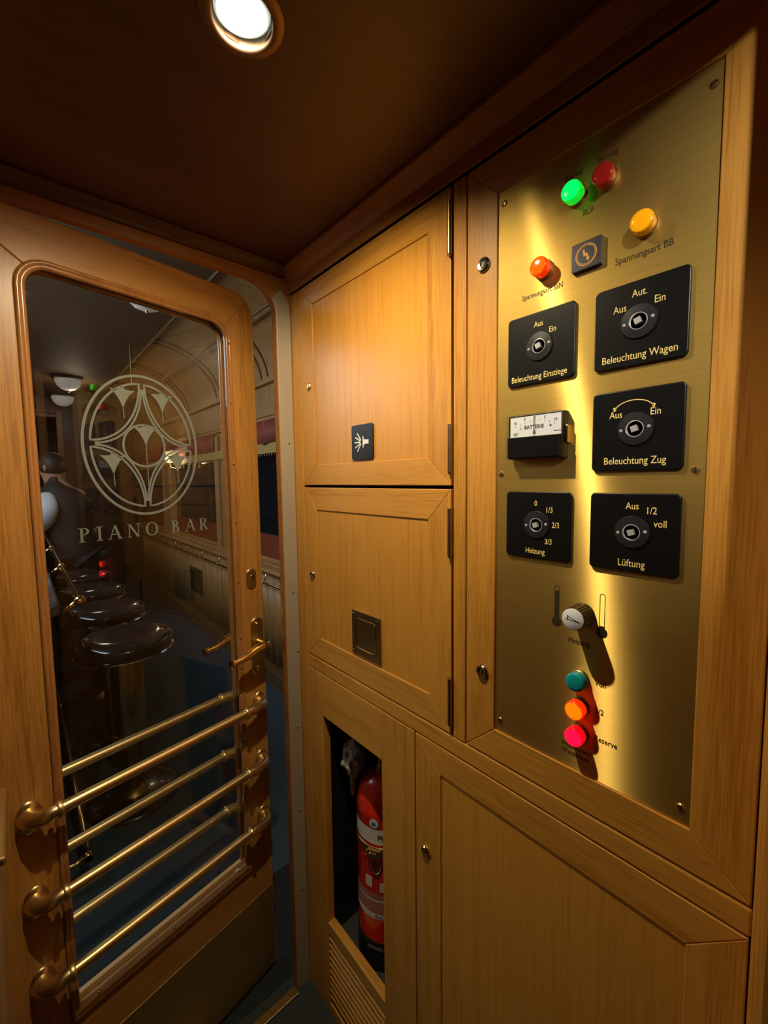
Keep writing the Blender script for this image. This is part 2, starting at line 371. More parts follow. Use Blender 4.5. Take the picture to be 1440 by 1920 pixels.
# ------------------------------------------------------------------ glazed door
TH = 10.7
hs = -.62; P0 = Vector((.506, 1.121, 0)); d3 = Vector((math.cos(R(TH)), math.sin(R(TH)), 0))
hinge = P0 + d3*hs
door = empty('door_1', hinge, R(TH), 'glazed oak door with brass rails and etched PIANO BAR sign, standing ajar', kind='structure')
def dl(s): return s-hs                      # door coordinate s (0 = free edge) -> local x
T = .034
sl, sr, zb, zt = dl(-.498), dl(-.064), .385, 1.919     # bead outer edge
XR = dl(.008); ZT = 2.0; XL = .0; ZB = .012
ri = .055; ro = .06
ai = [(sr-ri+ri*math.cos(R(t)), zt-ri+ri*math.sin(R(t))) for t in (0, 15, 30, 45, 60, 75, 90)]
ao = [(XR-ro+ro*math.cos(R(t)), ZT-ro+ro*math.sin(R(t))) for t in (0, 15, 30, 45, 60, 75, 90)]
al = [(sl+ri-ri*math.cos(R(t)), zt-ri+ri*math.sin(R(t))) for t in (0, 15, 30, 45, 60, 75, 90)]
b = B()
yv = (0, T, 0)
prism(b, [(x, 0, z) for x, z in [(XR, ZB)] + ao[:4] + ai[:4][::-1] + [(sr, zb), (sr, ZB)]], yv, 0)
prism(b, [(x, 0, z) for x, z in ao[3:] + [(XL, ZT)] + al[3:4] + al[4:] + ai[3:][::-1]], yv, 1)
prism(b, [(x, 0, z) for x, z in [(XL, ZT), (XL, ZB), (sl, ZB), (sl, zb)] + al[:4]], yv, 0)
prism(b, [(x, 0, z) for x, z in [(sl, ZB), (sr, ZB), (sr, zb), (sl, zb)]], yv, 1)
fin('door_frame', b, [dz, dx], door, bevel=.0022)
# bead round the glass
def bead_path(inset, y):
    p = []
    x0, x1, z0, z1 = sl+inset, sr-inset, zb+inset, zt-inset; r = ri-inset
    for cx, cz, a in ((x1-r, z1-r, 0), (x0+r, z1-r, 90)):
        for k in range(7): t = R(a+15*k); p.append((cx+r*math.cos(t), y, cz+r*math.sin(t)))
    return [(x1, y, z0)] + p + [(x0, y, z0)]
b = B()
for ins, rad, yy in ((.004, .0045, -.001), (.0105, .0062, .002)):
    tube(b, bead_path(ins, yy), rad, 10)
    tube(b, [(x, T-y, z) for x, y, z in bead_path(ins, yy)], rad, 10)
fin('glazing_bead', b, bead, door, smooth=True, auto=50)
b = B(); prism(b, [(sl+.004, -.008, zb-.004), (sl+.004, .008, zb-.004), (sl+.004, .008, zb+.018), (sl+.004, .002, zb+.018), (sl+.004, -.008, zb+.011)], (sr-sl-.008, 0, 0))
box(b, sl+.004, sr-.004, T-.008, T+.004, zb, zb+.015)
tag(fin('bottom_bead', b, bead_l, door, bevel=.002), 'wooden bead under the glass, its lit look put into the pale colour')
for s, z in ((-.072, 1.858), (-.072, 1.707), (-.072, 1.546), (-.072, 1.389), (-.072, 1.227), (-.072, 1.069), (-.072, .985), (-.072, .78), (-.072, .60)):
    b = B(); lathe(b, [(0, .0028), (.002, .0022), (.0032, 0)], Matrix.Translation((dl(s), -.0044, z)) @ Matrix.Rotation(R(90), 4, 'X'), 12); fin('bead_screw', b, brass_pol, door, smooth=True)
for s in (-.12, -.286, -.449):
    b = B(); lathe(b, [(0, .0028), (.002, .0022), (.0032, 0)], Matrix.Translation((dl(s), -.0035, .3985)) @ Matrix.Rotation(R(65), 4, 'X'), 12); fin('bead_screw', b, brass_pol, door, smooth=True)
GY = .012
b = B(); x0, x1 = sl+.010, sr-.010
prism(b, [(x, GY, z) for x, z in rrect((x0+x1)/2, (zb+zt)/2, x1-x0, zt-zb-.012, .046)], (0, .005, 0))
glass = fin('glass_pane', b, panem, door)
# etched emblem and lettering, on the near face of the pane
def DM(s, z, y=GY-.0006): return Matrix(((1, 0, 0, dl(s)), (0, 0, -1, y), (0, 1, 0, z), (0, 0, 0, 1)))
ex, ez, RX, RZ = -.2855, 1.583, .1200, .1545
b = B()
def band(pts, w, M, closed=False, zz=0.):
    """flat ribbon of width w (ellipse-scaled) following 2-D points"""
    n = len(pts); L_, Rr = [], []
    for i, p in enumerate(pts):
        if closed: t = Vector(pts[(i+1) % n])-Vector(pts[i-1])
        else: t = Vector(pts[min(i+1, n-1)])-Vector(pts[max(i-1, 0)])
        t.normalize(); nn = Vector((-t.y, t.x))*w/2
        L_.append(b.verts.new(M @ Vector((p[0]+nn.x, p[1]+nn.y, zz)))); Rr.append(b.verts.new(M @ Vector((p[0]-nn.x, p[1]-nn.y, zz))))
    for i in range(n if closed else n-1):
        j = (i+1) % n; b.faces.new((L_[i], L_[j], Rr[j], Rr[i]))
DE = DM(ex, ez)
def ell(cx, cy, rx, ry, a0=0, a1=360, n=64): return [(cx+rx*math.cos(R(a0+(a1-a0)*k/n)), cy+ry*math.sin(R(a0+(a1-a0)*k/n))) for k in range(n+1)]
band(ell(0, 0, RX, RZ)[:-1], .0055, DE, True)
k2 = .885
band(ell(0, 0, RX*.365, RZ*.30)[:-1], .0045, DE, True)
# four petals: outer rim arc + concave arc towards the middle
for sx, sz in ((1, 1), (-1, 1), (-1, -1), (1, -1)):
    g = .035
    th0 = 3.0; pr_ = []
    for k in range(25):
        t = R(th0+(90-2*th0)*k/24); pr_.append((sx*RX*k2*math.cos(t), sz*RZ*k2*math.sin(t)))
    end = pr_[-1]; start = pr_[0]
    # concave quarter ellipse centred near the corner
    inn = []
    for k in range(1, 24):
        t = R(90*k/24); inn.append((end[0]+(start[0]-end[0])*(1-math.cos(t)), start[1]+(end[1]-start[1])*(1-math.sin(t))))
    band(pr_+inn, .0045, DE, True)
    inn2 = []
    for k in range(25):
        t = R(90*k/24); inn2.append((sx*.002+sx*(RX*.80)*(1-math.cos(t))*1.0, sz*.002+sz*(RZ*.80)*(1-math.sin(t))))
    inn2 = [(x*1.0, z*1.0) for x, z in inn2]
    band([p for p in inn2], .0042, DE)
# trumpet flowers
def flower(u, v, s, stem):
    pts = [(-.023, .012), (-.012, .0115), (-.005, .0125), (-.002, .0175), (0, .0185), (.002, .0175), (.005, .0125), (.012, .0115), (.023, .012), (.013, .002), (.006, -.010), (.0015, -.022), (-.0015, -.022), (-.006, -.010), (-.013, .002)]
    top = [b.verts.new(DE @ Vector((u+x*s, v+z*s, 0))) for x, z in pts]
    b.faces.new(top)
    band([(u, v-.021*s), (u+.001, v-.021*s-stem)], .0016, DE)
for u, v, st_ in ((-.040, .107, .026), (.043, .107, .026), (.003, .028, .095), (-.066, -.037, .030), (.072, -.033, .030)): flower(u, v, 1.08, st_)
fin('etched_emblem', b, etch, glass)
# serif capitals
b = B()
def q(M, *p):
    vs = [b.verts.new(M @ Vector((x, y, 0))) for x, y in p]; b.faces.new(vs)
def letter(ch, s, z, h):
    M = DM(s, z) @ Matrix.Diagonal((h*.88, h, 1, 1)); k = .17; t = .07
    def stem(x, w=k, y0=0, y1=1): q(M, (x-w/2, y0), (x+w/2, y0), (x+w/2, y1), (x-w/2, y1))
    def serif(x, y, w=.40, d=.06): q(M, (x-w/2, y), (x+w/2, y), (x+w/2, y+d), (x-w/2, y+d))
    def bowl(cx, cy, rx, ry, a0, a1, w0=t, w1=k, n=14):
        for i in range(n):
            u0, u1 = [R(a0+(a1-a0)*(i+j)/n) for j in (0, 1)]
            wa, wb = [w0+(w1-w0)*abs(math.cos(u)) for u in (u0, u1)]
            q(M, (cx+rx*math.cos(u0), cy+ry*math.sin(u0)), (cx+rx*math.cos(u1), cy+ry*math.sin(u1)), (cx+(rx-wb)*math.cos(u1), cy+(ry-t)*math.sin(u1)), (cx+(rx-wa)*math.cos(u0), cy+(ry-t)*math.sin(u0)))
    def diag(x0, y0, x1, y1, w): q(M, (x0-w/2, y0), (x0+w/2, y0), (x1+w/2, y1), (x1-w/2, y1))
    if ch in 'PIBR':
        x = 0 if ch == 'I' else -.2
        stem(x); serif(x, 0); serif(x, .94)
    if ch in 'PR':
        bowl(-.1, .74, .40, .26, -90, 90); q(M, (-.2, 1), (-.1, 1), (-.1, .93), (-.2, .93)); q(M, (-.2, .48), (-.1, .48), (-.1, .55), (-.2, .55))
    if ch == 'R': diag(.36, 0, .02, .50, .19); serif(.42, 0, .22)
    if ch == 'B':
        bowl(-.12, .76, .34, .24, -90, 90); bowl(-.12, .27, .42, .27, -90, 90)
        q(M, (-.2, 1), (-.12, 1), (-.12, .93), (-.2, .93)); q(M, (-.2, 0), (-.12, 0), (-.12, .07), (-.2, .07)); q(M, (-.2, .47), (-.12, .47), (-.12, .55), (-.2, .55))
    if ch == 'A':
        diag(-.38, 0, .0, 1, .07); diag(.36, 0, .0, 1, .18); serif(-.38, 0, .28); serif(.38, 0, .34); q(M, (-.26, .32), (.22, .32), (.22, .38), (-.26, .38))
    if ch == 'N':
        stem(-.34, .07); stem(.36, .07); diag(.33, 0, -.34, 1, .18); serif(-.34, 0, .28); serif(-.38, .94, .22); serif(.36, .94, .28)
    if ch == 'O': bowl(0, .5, .50, .52, 0, 360, t, k, 36)
for ch, s in zip('PIANOBAR', (-.4124, -.3855, -.3565, -.3187, -.2799, -.2247, -.1895, -.1557)):
    letter(ch, s, 1.3775, .0305)
fin('etched_lettering', b, etch, glass)
# kick plate
b = B(); box(b, dl(-.60), dl(.004), -.0018, 0, .02, .279); fin('kick_plate', b, kick, door, bevel=.0008)
b = B(); box(b, dl(-.60), dl(.004), T, T+.0018, .02, .279); fin('kick_plate', b, kick, door, bevel=.0008)
# lock cylinder
def YM(s, z, y=0., tilt=0.): return Matrix.Translation((dl(s), y, z)) @ Matrix.Rotation(R(90), 4, 'X') @ Matrix.Rotation(R(tilt), 4, 'Z')
b = B()
prism(b, [(x, 0, z) for x, z in rrect(dl(-.030), 1.228, .031, .056, .0150, 8)], (0, -.004, 0))
cyl = fin('lock_escutcheon', b, brass, door, bevel=.0018, smooth=True, auto=40)
b = B(); lathe(b, [(0, .006), (.0055, .006), (.0065, .004)], YM(-.028, 1.232), 20)
lk = fin('key_cylinder', b, brass_pol, cyl, smooth=True, auto=40)
# lever handle, near side (far lever likewise)
for side, nm in ((-1, 'near'), (1, 'far')):
    y0 = 0 if side < 0 else T
    b = B(); prism(b, [(x, y0, z) for x, z in rrect(dl(-.018), 1.030, .041, .168, .0203, 8)], (0, side*.005, 0))
    hp = fin('handle_plate', b, brass, door, bevel=.0022, smooth=True, auto=40)
    if side < 0:
        for z in (1.095, .967):
            b = B(); lathe(b, [(0, .0075), (.003, .007), (.0062, .0035), (.0075, .001), (.0075, 0)], YM(-.021, z, -.005), 20); fin('domed_screw', b, brass_pol, hp, smooth=True, auto=60)
    b = B()
    ys = lambda v: y0+side*v
    tube(b, [(dl(-.014), ys(.003), 1.040), (dl(-.014), ys(.012), 1.041), (dl(-.014), ys(.03), 1.0415), (dl(-.014), ys(.042), 1.0415)], [.0125, .0105, .0085, .0085], 16)
    tube(b, [(dl(-.012), ys(.044), 1.0425), (dl(-.019), ys(.049), 1.044), (dl(-.035), ys(.050), 1.045), (dl(-.055), ys(.050), 1.043), (dl(-.08), ys(.050), 1.035), (dl(-.103), ys(.050), 1.029), (dl(-.115), ys(.050), 1.0285), (dl(-.1165), ys(.050), 1.0285), (dl(-.119), ys(.050), 1.028), (dl(-.125), ys(.050), 1.028), (dl(-.131), ys(.050), 1.028), (dl(-.134), ys(.050), 1.028)],
         [.0085, .0115, .0128, .0125, .0118, .0088, .0080, .0108, .0108, .0088, .0112, .0045], 18)
    fin('lever', b, brass_pol, hp, smooth=True, auto=50)
# brass push rails
for zr, zbar in ((.866, .876), (.691, .703), (.517, .531)):
    for side in (-1, 1):
        y0 = 0 if side < 0 else T; off = .044
        sa, sb = -.500, -.090
        b = B(); tube(b, [(dl(sa), y0+side*off, zbar), (dl(sb), y0+side*off, zbar)], .0112, 24)
        rail = fin('push_rail', b, brass, door, smooth=True, auto=50)
        for s_r, s_c in ((-.538, sa), (-.018, sb)):
            sgn = 1 if s_c > s_r else -1
            b = B()
            lathe(b, [(0, .004), (.010, .0055), (.0175, .0045), (.0212, .0015), (.0215, 0)], Matrix.Translation((dl(s_r), y0, zr-.006)) @ Matrix.Diagonal((1, 1, 1.55, 1)) @ Matrix.Rotation(R(90*(-side)), 4, 'X'), 32)
            D_ = abs(s_c-s_r)
            pth = [(dl(s_r), y0+side*.001, zr-.003), (dl(s_r)+sgn*.000, y0+side*.012, zr-.002), (dl(s_r)+sgn*.006, y0+side*.025, zr), (dl(s_r)+sgn*.016, y0+side*.035, zr+.003), (dl(s_r)+sgn*D_*.55, y0+side*.041, zr+.008), (dl(s_r)+sgn*D_*.85, y0+side*off, zbar), (dl(s_c), y0+side*off, zbar)]
            tube(b, pth, [.0205, .0175, .0155, .0146, .0136, .0125, .0118], 24)
            c0 = Vector((dl(s_c), y0+side*off, zbar)); MM = Matrix.Translation(c0) @ Matrix.Rotation(R(90), 4, 'Y')
            lathe(b, [(.0112, -.005), (.0155, -.004), (.0170, 0), (.0155, .004), (.0112, .005)], MM, 28)
            fin('rail_bracket', b, brass, rail, smooth=True, auto=50)

# ------------------------------------------------------------------ cabinets on the right wall
def mitre(bm, y0, y1, z0, z1, iy0, iy1, iz0, iz1, w0=-.0, w1=.0, th=.02):
    """frame of four mitred boards (y right side smaller), face at x=A"""
    def pr4(p, mi): prism(bm, [(A, y, z) for y, z in p], (th, 0, 0), mi)
    g = .0002
    pr4([(y0, z0), (y0, z1), (iy0, iz1), (iy0, iz0)], 0)
    pr4([(y1, z0), (y1, z1), (iy1, iz1), (iy1, iz0)], 0)
    pr4([(y0, z1), (y1, z1), (iy1, iz1), (iy0, iz1)], 1)
    pr4([(y0, z0), (y1, z0), (iy1, iz0), (iy0, iz0)], 1)
def lock(y, z, parent, r=.0105, m=nickel, slot=True, ry=1.0):
    b = B(); lathe(b, [(0, .003), (r*.45, .003), (r*.5, .0045), (r*.82, .0052), (r, .003), (r*1.02, 0)], WM(y, z) @ Matrix.Diagonal((ry, 1.25 if ry < 1 else 1, 1, 1)), 28)
    o = fin('cam_lock', b, m, parent, smooth=True, auto=35)
    b = B(); lathe(b, [(0, .0034), (r*.40, .0034), (r*.40, .0025)], WM(y, z), 20)
    if slot: box(b, -r*.18, r*.18, -r*.42, r*.30, .0034, .0044, 1, WM(y, z))
    return o, b
def add_lock(y, z, parent, **k):
    o, b = lock(y, z, parent, **k)
    return b, o
def hinge_at(z0, z1, parent):
    b = B(); tube(b, [(A-.004, .4755, z0), (A-.004, .4755, z1)], .0042, 14)
    zm = (z0+z1)/2; tube(b, [(A-.004, .4755, zm-.0008), (A-.004, .4755, zm+.0008)], .0046, 14)
    box(b, A-.0012, A+.001, .4755, .483, z0, z1)
    lathe(b, [(0, z0-.004), (.0025, z0-.003), (.003, z0)], Matrix.Translation((A-.004, .4755, 0)), 12)
    fin('hinge', b, hingem, parent, smooth=True, auto=40)
def cab(name, y0, y1, z0, z1, label, depth=.26):
    e = empty(name, (A+.02, (y0+y1)/2, z0), 0, label, 'cabinet', inv=True)
    b = B(); box(b, A+.0205, A+depth, y0, y1, z0, z1); fin('cabinet_body', b, oz, e)
    return e
# upper cabinet
c1 = cab('wall_cabinet', .475, .977, 1.487, 1.9875, 'upper oak wall cabinet with framed door and black loudspeaker sign')
b = B(); mitre(b, .4755, .9765, 1.4875, 1.9870, .531, .918, 1.539, 1.934)
box(b, A+.0025, A+.018, .5305, .9185, 1.5385, 1.9345, 2)
cd = fin('cabinet_door', b, [oz, oy, oz2], c1, bevel=.0013)
hinge_at(1.8765, 1.9627, c1); hinge_at(1.5104, 1.5939, c1)
b = B(); lathe(b, [(0, .004), (.0045, .0045), (.0062, .003), (.0068, 0)], WM(.938, 1.7376) @ Matrix.Diagonal((1, 1.5, 1, 1)), 24)
lock1 = fin('cam_lock', b, brass, cd, smooth=True, auto=40)
b = B(); prism(b, [WM(.7245, 1.582) @ Vector((x, y, -.002)) for x, y in rrect(0, 0, .0745, .0765, .006)], (-.0035, 0, 0))
sg = fin('loudspeaker_sign', b, blackp, cd, bevel=.0005)
b = B(); MS = WM(.7245, 1.582, .0016)
def flat(bm, M, pts, th=.0006, mi=0):
    n = M.to_3x3() @ Vector((0, 0, 1)); prism(bm, [M @ Vector((x, y, 0)) for x, y in pts], n*th, mi)
flat(b, MS, [(.006, .007), (.012, .0045), (.0235, .0045), (.0235, -.0045), (.012, -.0045), (.006, -.007)])
flat(b, MS, [(.0035, .012), (.0062, .012), (.0062, -.012), (.0035, -.012)])
for a0 in (-52, -27, 0, 27, 52):
    u = Vector((-math.cos(R(a0)), math.sin(R(a0)))); nrm = Vector((-u.y, u.x))*.0013; p0 = u*.005; p1 = u*.0255
    flat(b, MS, [tuple(p0+nrm), tuple(p1+nrm), tuple(p1-nrm), tuple(p0-nrm)])
fin('pictogram', b, signw, cd)
# lower cabinet
c2 = cab('wall_cabinet', .475, .977, 1.0275, 1.481, 'lower oak wall cabinet with a small square brass plate on its door')
b = B(); mitre(b, .4755, .9765, 1.0290, 1.4810, .531, .917, 1.085, 1.4235)
box(b, A+.0025, A+.018, .5305, .9175, 1.0845, 1.4240, 2)
cd = fin('cabinet_door', b, [oz, oy, oz2], c2, bevel=.0013)
hinge_at(1.3621, 1.4473, c2); hinge_at(1.0497, 1.1365, c2)
b, o = add_lock(.9441, 1.2514, cd, r=.0098, m=nickel); fin('key_slot', b, [blacks, nickel], o)
b = B(); prism(b, [WM(.7232, 1.1455) @ Vector((x, y, -.002)) for x, y in rrect(0, 0, .1015, .104, .001)], (-.0035, 0, 0))
pl = fin('brass_plate', b, brushed('dull_brass_plate', (.34, .25, .12), (0, 1, 0), .36, .4, 'z'), cd, bevel=.0006)
b = B(); band_pts = rrect(0, 0, .070, .070, .008)
MP = WM(.7232, 1.1455, .0016); ob_ = b
def ribbon(bm, pts, w, M, th=.0006):
    n = len(pts)
    for i in range(n):
        p, q_ = Vector(pts[i]), Vector(pts[(i+1) % n]); t = (q_-p)
        if t.length < 1e-6: continue
        t.normalize(); nn = Vector((-t.y, t.x))*w/2
        flat(bm, M, [tuple(p+nn), tuple(q_+nn), tuple(q_-nn), tuple(p-nn)], th)
ribbon(b, band_pts, .0013, MP)
for sx in (-1, 1):
    for sy in (-1, 1): lathe(b, [(0, .002), (.002, .0015), (.0028, 0)], MP @ Matrix.Translation((sx*.044, sy*.044, 0)), 12)
fin('plate_trim', b, brass_pol, cd)

# lower right cabinet
c3 = cab('floor_cabinet', .058, .569, .0, .989, 'large oak floor cabinet under the brass switch panel', .26)
b = B(); mitre(b, .056, .5685, .045, .9895, .112, .502, .10, .934)
box(b, A+.0025, A+.018, .1115, .5025, .0995, .9345, 2); box(b, A+.004, A+.02, .056, .5685, 0, .0445, 1)
cd = fin('cabinet_door', b, [oz, oy, oz2], c3, bevel=.0013)
b, o = add_lock(.5402, .7529, cd, r=.0108, m=brass_pol); fin('key_slot', b, [brass_dk, brass_pol], o)

# niche unit
c4 = empty('extinguisher_cabinet', (A+.02, .775, 0), 0, 'open oak cabinet niche with louvred base holding the fire extinguisher', 'cabinet', inv=True)
ny0, ny1, nz0, nz1 = .675, .913, .277, .874; NX = .842
b = B()
def fb(y0, y1, z0, z1, mi, x0=A, x1=A+.022): box(b, x0, x1, y0, y1, z0, z1, mi)
fb(.5715, ny0, 0, .9895, 0); fb(ny1, .979, 0, .9895, 0); fb(ny0, ny1, nz1, .9895, 1); fb(ny0, ny1, .252, nz0, 1); fb(ny0, ny1, 0, .030, 1)
fin('face_frame', b, [oz, oy], c4, bevel=.0013)
b = B(); nw = .008
box(b, A+.022, NX, ny1+.02, ny1+.02+nw, .13, .95); box(b, A+.022, NX, .60-nw, .60, .13, .95); box(b, NX, NX+nw, .60, ny1+.03, .13, .95)
box(b, A+.022, NX, .60, ny1+.03, .95, .958)
fin('niche_lining', b, nichem, c4)
b = B(); box(b, A+.022, NX, .60, ny1+.02, .197, .205); fin('niche_floor', b, simple('niche_floor_lining', (.045, .045, .038), .8, noise=.3, nscale=60), c4)
ribs_m = simple('dark_metal_ribs', (.10, .10, .10), .4, .6, noise=.1, nscale=60)
for z in (.80, .62, .44): b = B(); box(b, NX-.004, NX, .60, ny1+.02, z, z+.004); fin('back_rib', b, ribs_m, c4)
b = B()
for k in range(11):
    z = .2485-.0196*k; prism(b, [(A+.001, ny0, z), (A+.001, ny0, z-.0045), (A+.014, ny0, z+.010), (A+.016, ny0, z+.014)], (0, ny1-ny0, 0))
fin('louvre_slats', b, oy, c4)
b = B(); box(b, A+.019, A+.022, ny0, ny1, .03, .252); fin('louvre_backing', b, blackh, c4)

# ------------------------------------------------------------------ switch cabinet
sc = cab('switch_cabinet', .056, .4395, 1.0275, 1.9870, 'oak cabinet with tall brushed brass panel of black switches and coloured lamps', .26)
b = B(); mitre(b, .0555, .4410, 1.0285, 1.9870, .1135, .3845, 1.0805, 1.9310)
fin('door_frame', b, [oz, oy], sc, bevel=.0013)
for y, z in ((.4082, 1.8344), (.4069, 1.1738)):
    b, o = add_lock(y, z, sc, r=.0112, m=simple('lock_chrome', (.42, .40, .34), .2, 1, noise=.05, nscale=50)); fin('key_slot', b, [blacks, nickel], o)
b = B(); prism(b, [(A+.003, .1140, 1.0810), (A+.003, .3840, 1.0810), (A+.003, .3840, 1.9305), (A+.003, .1140, 1.9305)], (.003, 0, 0))
plate = fin('brass_plate', b, brassp, sc)
PW = -.003                                   # plate face lies 3 mm behind the frame face
def PM(y, z, w=0.): return WM(y, z, PW+w)
silverm = simple('silver_spindle', (.55, .53, .50), .4, .35, noise=.1, nscale=60)
for y, z in ((.3745, 1.9114), (.3759, 1.5058), (.3738, 1.1006), (.1225, 1.9098), (.1237, 1.5061), (.1234, 1.1015)):
    b = B(); lathe(b, [(0, .0022), (.0035, .0016), (.0048, 0)], PM(y, z), 16)
    box(b, -.0036, .0036, -.0005, .0005, .0016, .0023, 1, PM(y, z) @ Matrix.Rotation(R(random.uniform(0, 180)), 4, 'Z'))
    fin('panel_screw', b, [brass_dk, blackh], plate, smooth=True, auto=40)
# printed words on the brass
def pt(s, y, z, size=.0105, al='CENTER', sx=.82):
    b = B(); text(b, s, size, PM(y, z, .0001), al, .00008, 0, .00012, sx); fin('printed_word', b, inkm, plate)
pt('Spannungsart StN', .3125, 1.7625, .0105); pt('Spannungsart BB', .1845, 1.7650, .0112); pt('Betrieb', .2700, 1.8965, .0095); pt('Störung', .2283, 1.8980, .0095); pt('RUF', .2500, 1.8417, .0095)
pt('Heizung', .2492, 1.2693, .0110); pt('Voll', .2188, 1.2190, .0110); pt('1/2', .2191, 1.1800, .0110); pt('Reserve', .2100, 1.1413, .0110); pt('Wasserstand', .2500, 1.1135, .0098); pt('Wassertank', .2500, 1.1035, .0098)
# thermometers
for y, zt_, zb_, fill in ((.2814, 1.3440, 1.2940, .85), (.2190, 1.3440, 1.2940, .12)):
    b = B(); M_ = PM(y, 0, .0001); w_ = .0032
    out = [(-w_, zb_)] + [(w_*math.cos(R(t)), zt_-w_+w_*math.sin(R(t))) for t in range(180, -1, -20)] + [(w_, zb_)]
    n = len(out)
    for i in range(n-1):
        p, q_ = Vector(out[i]), Vector(out[i+1]); t = (q_-p).normalized(); nn = Vector((-t.y, t.x))*.0004
        flat(b, M_, [tuple(p+nn), tuple(q_+nn), tuple(q_-nn), tuple(p-nn)], .0001)
    flat(b, M_, [(-w_+.0002, zb_), (-w_+.0002, zb_+(zt_-zb_)*fill), (w_-.0002, zb_+(zt_-zb_)*fill), (w_-.0002, zb_)], .00012)
    flat(b, M_, [(.0072*math.cos(R(t)), zb_-.003+.0072*math.sin(R(t))) for t in range(0, 360, 15)], .00014)
    fin('thermometer_symbol', b, inkm, plate)

# switch plates
def switch(y, z, words, label):
    b = B(); pts = [PM(y, z) @ Vector((px_, py_, 0)) for px_, py_ in rrect(0, 0, .1020, .1000, .0062)]
    prism(b, [tuple(p) for p in pts], (-.0042, 0, 0))
    o = tag(fin('switch_plate', b, blackp, sc, bevel=.0016, seg=3, smooth=True, auto=40), label)
    cy = z+.0012
    b = B(); lathe(b, [(.0095, .0), (.0095, .0024), (.0105, .0030), (.0195, .0022), (.0205, .0004), (.0205, 0)], PM(y, cy, .0042), 36, cap=False)
    fin('switch_socket', b, blacks, o, smooth=True, auto=35)
    b = B(); lathe(b, [(0, .0004), (.0094, .0004)], PM(y, cy, .0042), 24, 1)
    box(b, -.0036, .0036, -.0036, .0036, .0004, .0055, 0, PM(y, cy, .0042) @ Matrix.Rotation(R(18), 4, 'Z'))
    lathe(b, [(.0090, .0004), (.0099, .0008), (.0100, .0028), (.0094, .0030), (.0090, .0024)], PM(y, cy, .0042), 28, 0, cap=False)
    for sx in (-1, 1): lathe(b, [(0, .0012), (.0014, .0010), (.0022, 0)], PM(y, cy, .0068) @ Matrix.Translation((sx*.0152, .0015*sx, -.0002)), 12, 0)
    fin('key_spindle', b, [silverm, blackh], o, smooth=True, auto=35)
    for s, dx_, dz_, size in words:
        b = B(); text(b, s, size, PM(y-dx_, z+dz_, .0043), 'CENTER', .0001, 0, .00002, .80); fin('engraved_word', b, engr, o)
    if 'Zug' in words[-1][0]:
        b = B(); arcp = [(-.0025+.0225*math.cos(R(t)), .0225+.0140*math.sin(R(t))) for t in range(18, 163, 6)]
        M_ = PM(y, z, .0043)
        for i in range(len(arcp)-1):
            p, q_ = Vector(arcp[i]), Vector(arcp[i+1]); t = (q_-p).normalized(); nn = Vector((-t.y, t.x))*.00055
            flat(b, M_, [tuple(p+nn), tuple(q_+nn), tuple(q_-nn), tuple(p-nn)], .0001)
        for sx in (-1, 1): flat(b, M_, [(-.0025+sx*.0222, .0240), (-.0025+sx*.0195, .0268), (-.0025+sx*.0212, .0300), (-.0025+sx*.0235, .0290)], .0001)
        fin('rotation_arrow', b, engr, o)
switch(.3126, 1.6855, (('Aus', -.0017, .0327, .0112), ('Ein', .0193, .0203, .0112), ('Beleuchtung Einstiege', -.0015, -.0400, .0122)), 'black switch plate reading Beleuchtung Einstiege')
switch(.1853, 1.6840, (('Aut.', .0, .0348, .0122), ('Aus', -.0215, .0209, .0122), ('Ein', .0214, .0213, .0122), ('Beleuchtung Wagen', 0, -.0380, .0128)), 'black switch plate reading Beleuchtung Wagen')
switch(.1853, 1.5565, (('Aus', -.0225, .0200, .0122), ('Ein', .0212, .0200, .0122), ('Beleuchtung Zug', -.0010, -.0375, .0128)), 'black switch plate reading Beleuchtung Zug')
switch(.3126, 1.4290, (('0', -.0017, .0325, .0112), ('1/3', .0190, .0234, .0112), ('2/3', .0290, .0020, .0112), ('3/3', .0185, -.0228, .0112), ('Heizung', -.0020, -.0385, .0118)), 'black switch plate reading Heizung')
switch(.1853, 1.4290, (('Aus', -.0004, .0336, .0122), ('1/2', .0205, .0285, .0122), ('voll', .0305, .0130, .0122), ('Lüftung', 0, -.0385, .0130)), 'black switch plate reading Lüftung')

# indicator lamps
def indicator(y, z, col, em, label, r=.0128, h=.020):
    b = B(); lathe(b, [(r*1.03, 0), (r*1.05, .002), (r*1.05, .0045), (r*.98, .0055)], PM(y, z), 36)
    base = tag(fin('indicator_lamp', b, brass_dk, sc, smooth=True, auto=35), label)
    b = B(); lathe(b, [(r*.96, .003), (r*.96, h*.55), (r*1.0, h*.58), (r*1.0, h*.82), (r*.97, h*.9), (r*.90, h*.94), (r*.55, h*.985), (0, h)], PM(y, z), 36)
    le = fin('lens', b, [lens('lens_'+label.split()[0], col, em*.12), lens('lens_front_'+label.split()[0], col, em)], base, smooth=True, auto=40)
    for p in le.data.polygons:
        if abs(p.normal.x) > .8 and p.center.x < A-h*.7: p.material_index = 1
indicator(.2655, 1.8680, (.0, .58, .018), 9.0, 'green lit indicator lamp')
indicator(.2270, 1.8685, (.55, .022, .012), .0, 'red indicator lamp')
indicator(.1820, 1.7935, (1.0, .40, .004), .35, 'yellow indicator lamp')
indicator(.3090, 1.7910, (1.0, .030, .0005), 5.0, 'orange indicator lamp')
indicator(.2460, 1.2175, (.005, .36, .42), .0, 'teal indicator lamp')
indicator(.2460, 1.1770, (1.0, .026, .0003), 9.0, 'orange-lit indicator lamp')
indicator(.2460, 1.1385, (1.0, .0006, .008), 9.0, 'crimson lit indicator lamp')
